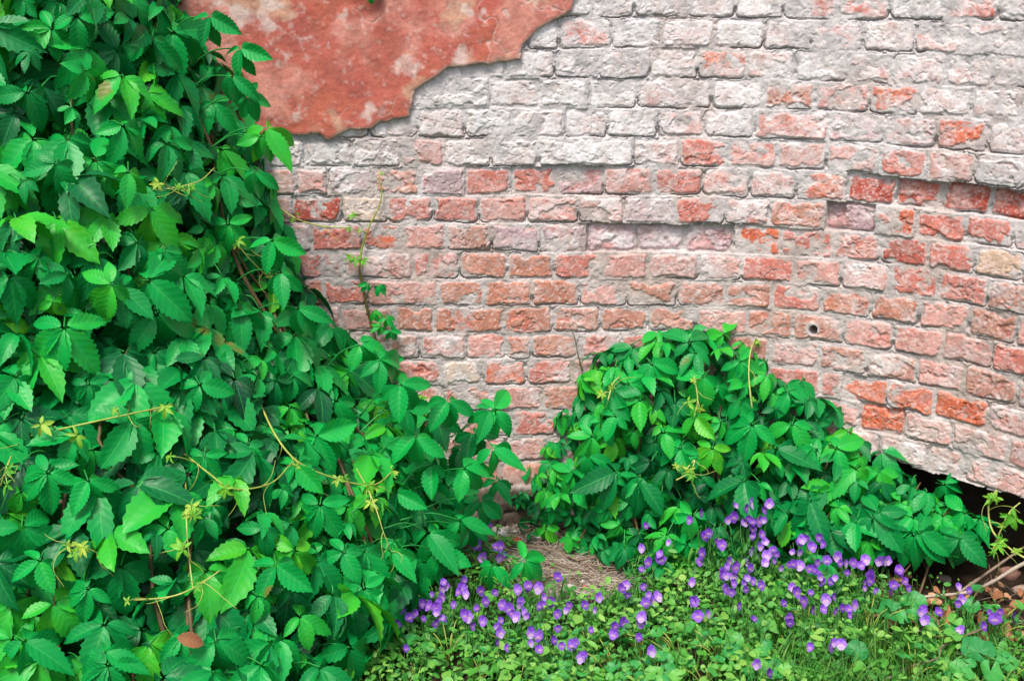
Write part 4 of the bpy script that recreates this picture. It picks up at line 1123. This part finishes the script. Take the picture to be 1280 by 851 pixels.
def make_weeds():
    r = random.Random(61)
    R_ = lambda n, s, sp: [(r.gauss(0, sp), r.gauss(0, sp * .6), s * r.uniform(.7, 1.15), r.uniform(-180, 180), r.uniform(.3, .85), 'round') for _ in range(n)]
    weed("mallow_plant", "round-leaved mallow with two broad wavy leaves beside the dead leaves", "weed", 1128, 758, [(-14, 6, .034, -120, .3, 'round'), (14, -3, .036, 60, .42, 'round'), (2, 14, .02, 0, .5, 'round')], r, z=.06)
    weed("mallow_plant", "small mallow with bright leaves over the fallen branch", "weed", 1218, 745, [(4, -8, .022, 20, .35, 'round'), (-4, 12, .024, 200, .4, 'round'), (18, 16, .018, 90, .5, 'round')], r, z=.05)
    weed("mallow_plant", "large bluish mallow leaf clump at the bottom right corner", "weed", 1228, 818, [(-6, -4, .040, -30, .2, 'round'), (30, 10, .026, 60, .5, 'round'), (-30, 18, .024, -100, .6, 'round'), (10, 22, .03, 180, .55, 'round')], r, z=.06)
    weed("mallow_plant", "cluster of small scalloped leaves right of the left viola patch", "weed", 868, 782, R_(7, .020, 22), r)
    weed("mallow_plant", "cluster of scalloped leaves in front of the thick viola patch", "weed", 935, 798, R_(7, .022, 24), r)
    weed("mallow_plant", "bluish scalloped leaves in front of the left viola patch", "weed", 690, 808, R_(6, .022, 26), r)
    weed("mallow_plant", "pale scalloped leaves at the bottom edge below the bare patch", "weed", 830, 835, R_(7, .02, 26), r)
    weed("mallow_plant", "flat bluish leaf pair in the grass at the bottom edge", "weed", 1072, 815, [(-2, 0, .030, 40, .2, 'round'), (-28, -4, .022, -60, .6, 'round')], r, z=.05)
    weed("broadleaf_weed", "bright weed with two long upright leaves in front of the violas", "weed", 985, 800, [(-10, -8, .085, -30, .8, 'long'), (10, -4, .07, 35, .7, 'long'), (22, 4, .05, 80, .75, 'long')], r, z=.03)
    weed("broadleaf_weed", "leafy weed rosette beside the brown stem at the lower right", "weed", 1178, 822, [(a, b, .055 * r.uniform(.8, 1.2), r.uniform(-120, 120), r.uniform(.5, .9), 'long') for a, b in ((-12, 0), (8, -6), (0, 10), (20, 8), (-20, 14))], r, z=.03)
    weed("broadleaf_weed", "upright weed leaves at the right edge beside the bluish mallow", "weed", 1258, 825, [(a, b, .055 * r.uniform(.8, 1.2), r.uniform(-120, 120), r.uniform(.5, .9), 'long') for a, b in ((-8, 0), (8, -6), (0, 10), (14, 10))], r, z=.03)
    weed("broadleaf_weed", "glossy long-leaved weed at the foot of the bank on the left", "weed", 495, 805, [(0, -4, .06, 80, .3, 'long'), (-10, 6, .05, -60, .4, 'long'), (12, 8, .05, 20, .5, 'long')], r, z=.04)
    tp = []
    for i in range(4):
        weed("scalloped_weed", "small scalloped-leaf weed in the bright green carpet in front of the violas", "weed", 700 + 40 * i, 840, R_(6 + i, r.uniform(.014, .02), 18), r, "scalloped weeds in the green carpet", z=.055)
        tp.append([o for o in COL.objects if o.name.startswith("scalloped_weed")][-1])
    k = 0
    for (px, py) in [(520, 845), (560, 815), (600, 838), (640, 812), (650, 848), (735, 800), (770, 842), (800, 812), (850, 815), (880, 846), (905, 822), (950, 842), (970, 775), (1010, 780), (1085, 785), (1140, 842), (1200, 846), (1262, 848), (1240, 790), (1150, 800)]:
        b = on_ground(px, py, .03)
        copy_thing(tp[k % 4], (b[0], b[1], 0), r.uniform(0, 6.28), r.uniform(.8, 1.2)); k += 1
    # feathery weed
    base = on_ground(1010, 842, .03)
    root = thing("feathery_weed", "feathery pinnate weed leaf lying in the grass at the bottom edge", "weed", (base[0], base[1], 0))
    F = Acc()
    for (x0, y0, x1, y1) in [(1050, 846, 960, 828), (1048, 850, 1000, 812), (1180, 806, 1150, 795)]:
        a, b = on_ground(x0, y0, .035), on_ground(x1, y1, .055)
        for q in np.linspace(.1, 1, 16):
            c = a + (b - a) * q
            for s in (-1, 1):
                L = .02 * (1.1 - .7 * q)
                V, Q, UV = leaflet(L, L * .18, .2, .2, 6, 3, .1, (.5, .6))
                d = norm(norm(b - a) * .5 + s * np.array([.1, .8, .3]))
                F.add(V @ frame_from([0, -.5, 1], d).T + c, Q, None, np.concatenate([UV, np.full((len(UV), 1), .4)], 1))
        F.tube([a, (a + b) / 2 + np.array([0, 0, .004]), b], .0014, .0008, 4, .5, 3)
    link("foliage", F.mesh("foliage", (base[0], base[1], 0)), M_COVER, root)
    # seedlings of creeper on the bare patch
    for (x, y, n, lab) in [(668, 628, 4, "small creeper seedling at the left back of the bare dry patch"), (700, 622, 5, "bright five-leaf creeper seedling by the wall behind the bare patch"), (715, 655, 4, "low creeper seedling at the right back of the bare dry patch")]:
        b = on_ground(x, y + 18, .0)
        root = thing("creeper_seedling", lab, "creeper", b, None)
        F, S = Acc(), Acc()
        for i in range(n):
            p = np.array([r.gauss(0, .035), r.gauss(-.01, .03), r.uniform(.03, .10)])
            put(F, r.choice(HI), p, norm([r.gauss(0, .3), -.8, .9]), np.array([r.gauss(0, .8), -.3, -.6]), r.uniform(.028, .042), r.uniform(.4, .8))
            S.tube([(0, 0, 0), (p[0] * .3, p[1] * .3, p[2] * .7), p], .0016, .001, 4, .3, 4)
        link("foliage", F.mesh("foliage"), M_LEAF, root)
        link("stems", S.mesh("stems"), M_SHOOT, root)
make_weeds()

# ------------------------------------------------------------------ ground cover and grass (uncountable)
def in_path(x, y):
    return np.hypot((x - PATH_C[0] - .02) / .27, (y - PATH_C[1] - .06) / .30) < 1

def make_cover():
    r = random.Random(71)
    A = Acc()
    tpls = [leaflet(1.0, r.uniform(.17, .40), r.uniform(.1, .6), r.uniform(.0, .5), 6, 3, .05, (r.uniform(.5, .9), r.uniform(.5, .9))) for _ in range(8)]
    n = 0
    while n < 11500:
        x, y = r.uniform(-.75, 1.55), r.uniform(2.05, 3.12)
        u, z, h = to_wall(np.array([x, y, 0.]))
        if h < .10 or (in_path(x, y) and r.random() > .05): continue
        dens = float(vnoise(np.array(x * 9), np.array(y * 9), 72))
        if r.random() > .35 + dens: continue
        px, py = project(np.array([x, y, 0.03]))
        if px > 1070 and 700 < py < 805 and r.random() > .10: continue
        if y > 2.95 and r.random() > .4: continue
        n += 1
        V, Q, UV = r.choice(tpls)
        s = r.choice([.009, .012, .015, .018, .022, .028]) * r.uniform(.8, 1.2) * (1.05 if y < 2.62 else .85)
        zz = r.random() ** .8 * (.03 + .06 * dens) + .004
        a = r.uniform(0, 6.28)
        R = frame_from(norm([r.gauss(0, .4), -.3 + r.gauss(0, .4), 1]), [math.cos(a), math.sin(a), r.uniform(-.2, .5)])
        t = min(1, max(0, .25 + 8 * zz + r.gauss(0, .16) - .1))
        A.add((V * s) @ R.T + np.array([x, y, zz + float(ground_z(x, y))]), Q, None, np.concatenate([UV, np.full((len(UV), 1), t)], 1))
        if n % 4 == 0:
            A.tube([(x + r.gauss(0, .01), y + r.gauss(0, .01), 0), (x, y, zz)], .0008, .0006, 3, .6, 2)
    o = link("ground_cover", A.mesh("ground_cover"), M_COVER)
    tag(o, "low carpet of small bright green chickweed leaves over the soil in front", "ground cover", None, 'stuff')
    G = Acc()
    def blade(x, y, L, t):
        a = r.uniform(0, 6.28); lean = r.uniform(.15, .8)
        w = r.uniform(.0012, .0030)
        k = np.linspace(0, 1, 6)
        d = np.array([math.cos(a), math.sin(a), 0]); sd_ = np.array([-math.sin(a), math.cos(a), 0])
        P = np.array([x, y, 0])[None] + d[None] * (L * lean * k ** 1.7)[:, None] + np.array([0, 0, 1])[None] * (L * (k - .35 * lean * k ** 2.2))[:, None]
        W = (w * (1 - k ** 2.2) + .0002)[:, None] * sd_[None]
        V = np.concatenate([P - W, P + np.array([0, 0, -.0006]), P + W])
        i = np.arange(5)
        Q = np.concatenate([np.stack([i, i + 6, i + 7, i + 1], -1), np.stack([i + 6, i + 12, i + 13, i + 7], -1)])
        UV = np.concatenate([np.stack([np.full(6, s), k * .1, np.full(6, t)], -1) for s in (-1, 0, 1)])
        G.add(V, Q, None, UV)
    n = 0
    while n < 2600:
        if r.random() < .55:
            p = on_ground(r.gauss(1075, 90), r.uniform(785, 900)); x, y = p[0], p[1]
        else: x, y = r.uniform(-.5, 1.4), r.uniform(2.05, 2.9)
        gx, gy = project(np.array([x, y, 0.0]))
        if in_path(x, y) or (gx > 1085 and 690 < gy < 800 and r.random() > .06): continue
        n += 1
        blade(x, y, r.uniform(.04, .115), min(1, max(0, r.gauss(.5, .2))))
    o = link("grass", G.mesh("grass"), M_GRASS)
    tag(o, "thin tufts of green grass blades at the bottom edge", "grass", None, 'stuff')
make_cover()

# ------------------------------------------------------------------ litter: straw, twigs, stones, dead leaves, branch
def make_litter():
    r = random.Random(81)
    A = Acc()
    for _ in range(420):
        a, q = r.uniform(0, 6.28), math.sqrt(r.random())
        x, y = PATH_C[0] + .04 + q * .27 * math.cos(a), PATH_C[1] + .05 + q * .24 * math.sin(a)
        if r.random() < .18: x, y = r.uniform(.75, 1.35), r.uniform(2.5, 2.85)
        L = r.uniform(.04, .19); b = r.gauss(0.05, .9) + (math.pi if r.random() < .5 else 0)
        z0 = float(ground_z(x, y)) + r.uniform(.002, .014)
        P = [(x + (t - .5) * L * math.cos(b) + r.gauss(0, .004), y + (t - .5) * L * math.sin(b) + r.gauss(0, .004), z0 + r.uniform(-.003, .007)) for t in (0, .35, .7, 1)]
        A.tube(P, r.uniform(.0008, .0019), .0008, 4, min(1, max(0, r.gauss(.85, .2))), 3)
    o = link("straw", A.mesh("straw"), M_WOOD)
    tag(o, "scattered pale dry straw and stalks lying over the bare dry patch", "straw", None, 'stuff')
    K = []
    D8 = np.array([[-1, -1, -.6], [1, -1, -.6], [1, 1, -.6], [-1, 1, -.6], [-.7, -.8, .6], [.8, -.6, .5], [.6, .8, .7], [-.8, .6, .4]])
    Q8 = np.array([[3, 2, 1, 0], [4, 5, 6, 7], [0, 1, 5, 4], [1, 2, 6, 5], [2, 3, 7, 6], [3, 0, 4, 7]])
    Vs, Qs, Cs = [], [], []
    for i in range(420):
        a, q = r.uniform(0, 6.28), math.sqrt(r.random())
        x, y = PATH_C[0] + q * .25 * math.cos(a), PATH_C[1] + .08 + q * .28 * math.sin(a)
        sz = r.choice([.002, .003, .004, .005, .008]) * r.uniform(.7, 1.3)
        an = r.uniform(0, 6.28); R = rot('z', an) @ rot('x', r.gauss(0, .4))
        Vs.append((D8 * sz * np.array([r.uniform(.7, 1.4), r.uniform(.6, 1), r.uniform(.4, .9)]) * (1 + .25 * rng.standard_normal((8, 3)))) @ R.T + np.array([x, y, float(ground_z(x, y)) + sz * .3]))
        Qs.append(Q8 + 8 * i)
        Cs.append(np.tile(r.choice([lin(206, 198, 192), lin(170, 160, 150), lin(130, 112, 96), lin(190, 120, 100), lin(96, 78, 62)]), (8, 1)))
    o = link("rubble", np_mesh("rubble", np.concatenate(Vs), np.concatenate(Qs), {"hue": ('FLOAT_COLOR', np.concatenate(Cs))}, smooth=False), M_STONE)
    tag(o, "fine mortar crumbs and grit strewn over the bare dry patch", "rubble", None, 'stuff')
    # twigs one can tell apart, lying across the bare patch
    for k, (pts, rad, t, lab) in enumerate([
        ([(640, 682), (690, 690), (735, 704), (776, 711)], .0030, .55, "longest grey-brown twig lying across the middle of the bare patch"),
        ([(668, 640), (690, 660), (715, 655)], .0028, .4, "dark bent twig at the back of the bare patch"),
        ([(720, 703), (745, 697), (772, 690)], .0028, .6, "short pale twig at the right side of the bare patch"),
        ([(690, 706), (728, 712), (778, 712)], .0024, .45, "straight brown twig just below the longest one"),
        ([(650, 668), (690, 650), (684, 655)], .0022, .5, "thin twig among the pale stones at the back"),
        ([(700, 735), (735, 742), (770, 738)], .0022, .9, "pale straw-coloured stalk at the front of the bare patch")]):
        P = [on_ground(x, y, .014) + np.array([0, 0, r.uniform(-.004, .010)]) for x, y in pts]
        O = P[0].copy(); O[2] = 0
        T = Acc(); T.tube(P, rad, rad * .6, 6, t, 6, .4)
        q = catmull(P, 6); m = q[len(q) // 2]
        T.tube([m, m + np.array([r.uniform(-.03, .03), -.02, .012])], rad * .6, rad * .3, 5, t, 3)
        tag(link("twig", T.mesh("twig", O), M_WOOD, None, O), lab, "twig", "twigs on the bare patch", 'thing')
    # pale rubble
    for (px, py, s, c, lab) in [(625, 664, .030, (216, 208, 204), "largest whitish stone at the left of the bare patch"), (650, 640, .018, (190, 178, 168), "small grey stone near the wall footing"), (672, 668, .024, (214, 206, 202), "flat white chunk in the middle of the rubble"),
                                (690, 664, .020, (205, 198, 196), "pale chunk beside the dark bent twig"), (643, 676, .020, (184, 92, 74), "red brick fragment on the bare patch"), (655, 682, .014, (176, 100, 84), "smaller red brick chip below the red fragment"),
                                (710, 676, .018, (188, 180, 176), "grey pebble right of the orange dead leaf"), (712, 735, .020, (186, 176, 168), "grey stone at the front of the bare patch"), (1222, 690, .018, (200, 196, 194), "small white stone in the shadow under the right wall"), (636, 590, .024, (168, 160, 156), "grey stone on the wall footing"),
                                (1262, 716, .030, (150, 112, 98), "dull broken brick lump on the soil behind the fallen branch"), (1180, 722, .022, (140, 128, 118), "grey-brown stone under the large leaves left of the branch"), (1275, 735, .02, (172, 150, 136), "pinkish pebble at the right edge below the branch")]:
        z = .0 if py > 600 else .118
        b = on_ground(px, py, z + s * .4); 
        n, m = 9, 12
        th = np.linspace(0, math.pi, n); ph = np.arange(m) * 2 * math.pi / m
        TH, PH = np.meshgrid(th, ph, indexing='ij')
        D = np.stack([np.sin(TH) * np.cos(PH), np.sin(TH) * np.sin(PH), np.cos(TH)], -1)
        sx, sy, sz = r.uniform(.8, 1.2), r.uniform(.6, .9), r.uniform(.4, .6)
        sd0 = r.randrange(1000)
        D = np.sign(D) * np.abs(D) ** .72
        R0 = s * (.75 + .5 * fbm(D[..., 0] * 1.6 + 5, D[..., 1] * 1.6 + D[..., 2] * 1.3, sd0, 3))
        V = (D * R0[..., None] * np.array([sx, sy, sz])).reshape(-1, 3)
        Q = [[i * m + j, i * m + (j + 1) % m, (i + 1) * m + (j + 1) % m, (i + 1) * m + j] for i in range(n - 1) for j in range(m)]
        C = lin(*c)[None] * (.75 + .5 * fbm(V[:, 0] * 60, V[:, 1] * 60, 7, 3))[:, None]
        me = np_mesh("stone", V, np.array(Q)[:, ::-1], {"hue": ('FLOAT_COLOR', C)}, smooth=False)
        o = link("stone", me, M_STONE, None, (b[0], b[1], z + float(ground_z(b[0], b[1])) + s * sz * .45)); o.rotation_euler = (0, 0, r.uniform(0, 6))
        tag(o, lab, "stone", None, 'thing')
    # dead leaves
    dl = []
    for i in range(6):
        V, Q, UV = leaflet(1.0, r.uniform(.3, .42), r.uniform(-.7, .8), r.uniform(-.5, .6), 11, 5, .12, (.7, .7), .08, r.uniform(-1, 1))
        A = Acc(); A.add(V - np.array([0, .5, 0]), Q, None, np.concatenate([UV, np.full((len(UV), 1), r.uniform(.25, .9))], 1))
        A.tube([(0, -.5, 0), (0.02, -.62, .02), (.05, -.75, .0)], .012, .008, 4, .4, 3)
        me = A.mesh("dead_leaf"); me.materials.append(M_DEAD); dl.append(me)
    for i in range(64):
        if i < 52: px, py = r.uniform(1085, 1285), r.gauss(765, 20)
        else: px, py = r.choice([(1100, 742), (1090, 738), (690, 672), (1105, 750), (1140, 745), (1150, 775), (1165, 782), (1180, 770)])
        py = min(max(py, 728), 806) if px > 800 else py
        b = on_ground(px, py, .015)
        o = link("dead_leaf", r.choice(dl), None, None, (b[0], b[1], .016 + r.uniform(0, .024)))
        s = r.uniform(.020, .044); o.scale = (s, s, s)
        o.rotation_euler = (r.gauss(.25, .4), r.gauss(0, .45), r.uniform(0, 6.28))
        if px < 800: tag(o, "single curled orange dead leaf on the bare patch", "dead leaf", None, 'thing')
        elif i >= 52 : tag(o, "curled orange-brown dead leaf at the edge of the thick viola patch", "dead leaf", "dead leaves by the viola patch", 'thing')
        else: tag(o, "brown dead leaf in the litter around the fallen branch", "dead leaf", "dead leaves around the fallen branch", 'thing')
    # fallen branch with its forks
    G = lambda x, y, z: on_ground(x, y, z)
    O = G(1200, 745, 0)
    B = Acc()
    B.tube([G(1310, 690, .10), G(1272, 708, .085), G(1240, 727, .065), G(1208, 740, .05), G(1160, 745, .04), G(1122, 750, .03)], .0052, .0034, 7, .92, 7, .35)
    B.tube([G(1196, 742, .048), G(1225, 722, .07), G(1252, 703, .09), G(1285, 680, .11)], .0040, .003, 6, .62, 6, .3)
    B.tube([G(1150, 746, .038), G(1135, 738, .05), G(1120, 742, .045)], .0026, .0014, 5, .5, 5)
    root = link("fallen_branch", B.mesh("fallen_branch", O), M_WOOD, None, O)
    tag(root, "bare pale forked branch lying on the ground at the right edge", "branch", None, 'thing')
    O = G(1115, 745, 0); B = Acc()
    B.tube([G(1114, 750, .02), G(1112, 738, .05), G(1122, 731, .07), G(1134, 736, .06), G(1128, 745, .04), G(1108, 752, .02)], .0024, .0018, 6, .3, 6)
    tag(link("looped_stem", B.mesh("looped_stem", O), stem_material("reddish_stem", [(0, (.16, .05, .05)), (.5, (.34, .14, .12)), (1, (.4, .2, .16))]), None, O), "reddish looped stem curling up beside the fallen branch", "stem", None, 'thing')
    O = G(1160, 825, 0); B = Acc()
    B.tube([G(1105, 850, .03), G(1140, 832, .045), G(1172, 822, .05), G(1180, 806, .06), G(1232, 784, .06)], .0030, .0022, 6, .55, 6, .4)
    tag(link("fallen_stalk", B.mesh("fallen_stalk", O), M_WOOD, None, O), "brown kinked dry stalk in the grass at the lower right", "stalk", None, 'thing')
    for (pts, t, lab) in [([(1245, 760), (1240, 728), (1236, 705)], .3, "thin reddish upright stalk behind the fallen branch"), ([(1196, 770), (1216, 748), (1236, 722)], .35, "thin dark slanting stalk crossing the fallen branch"), ([(1168, 740), (1158, 712), (1150, 690)], .2, "dark thin stalk under the large leaves left of the branch")]:
        P = [G(*pts[0], .0), G(*pts[1], .05), G(*pts[2], .09)]; B = Acc(); B.tube(P, .0016, .001, 5, t, 6)
        O = P[0]
        tag(link("dry_stalk", B.mesh("dry_stalk", O), M_WOOD, None, O), lab, "stalk", None, 'thing')
make_litter()
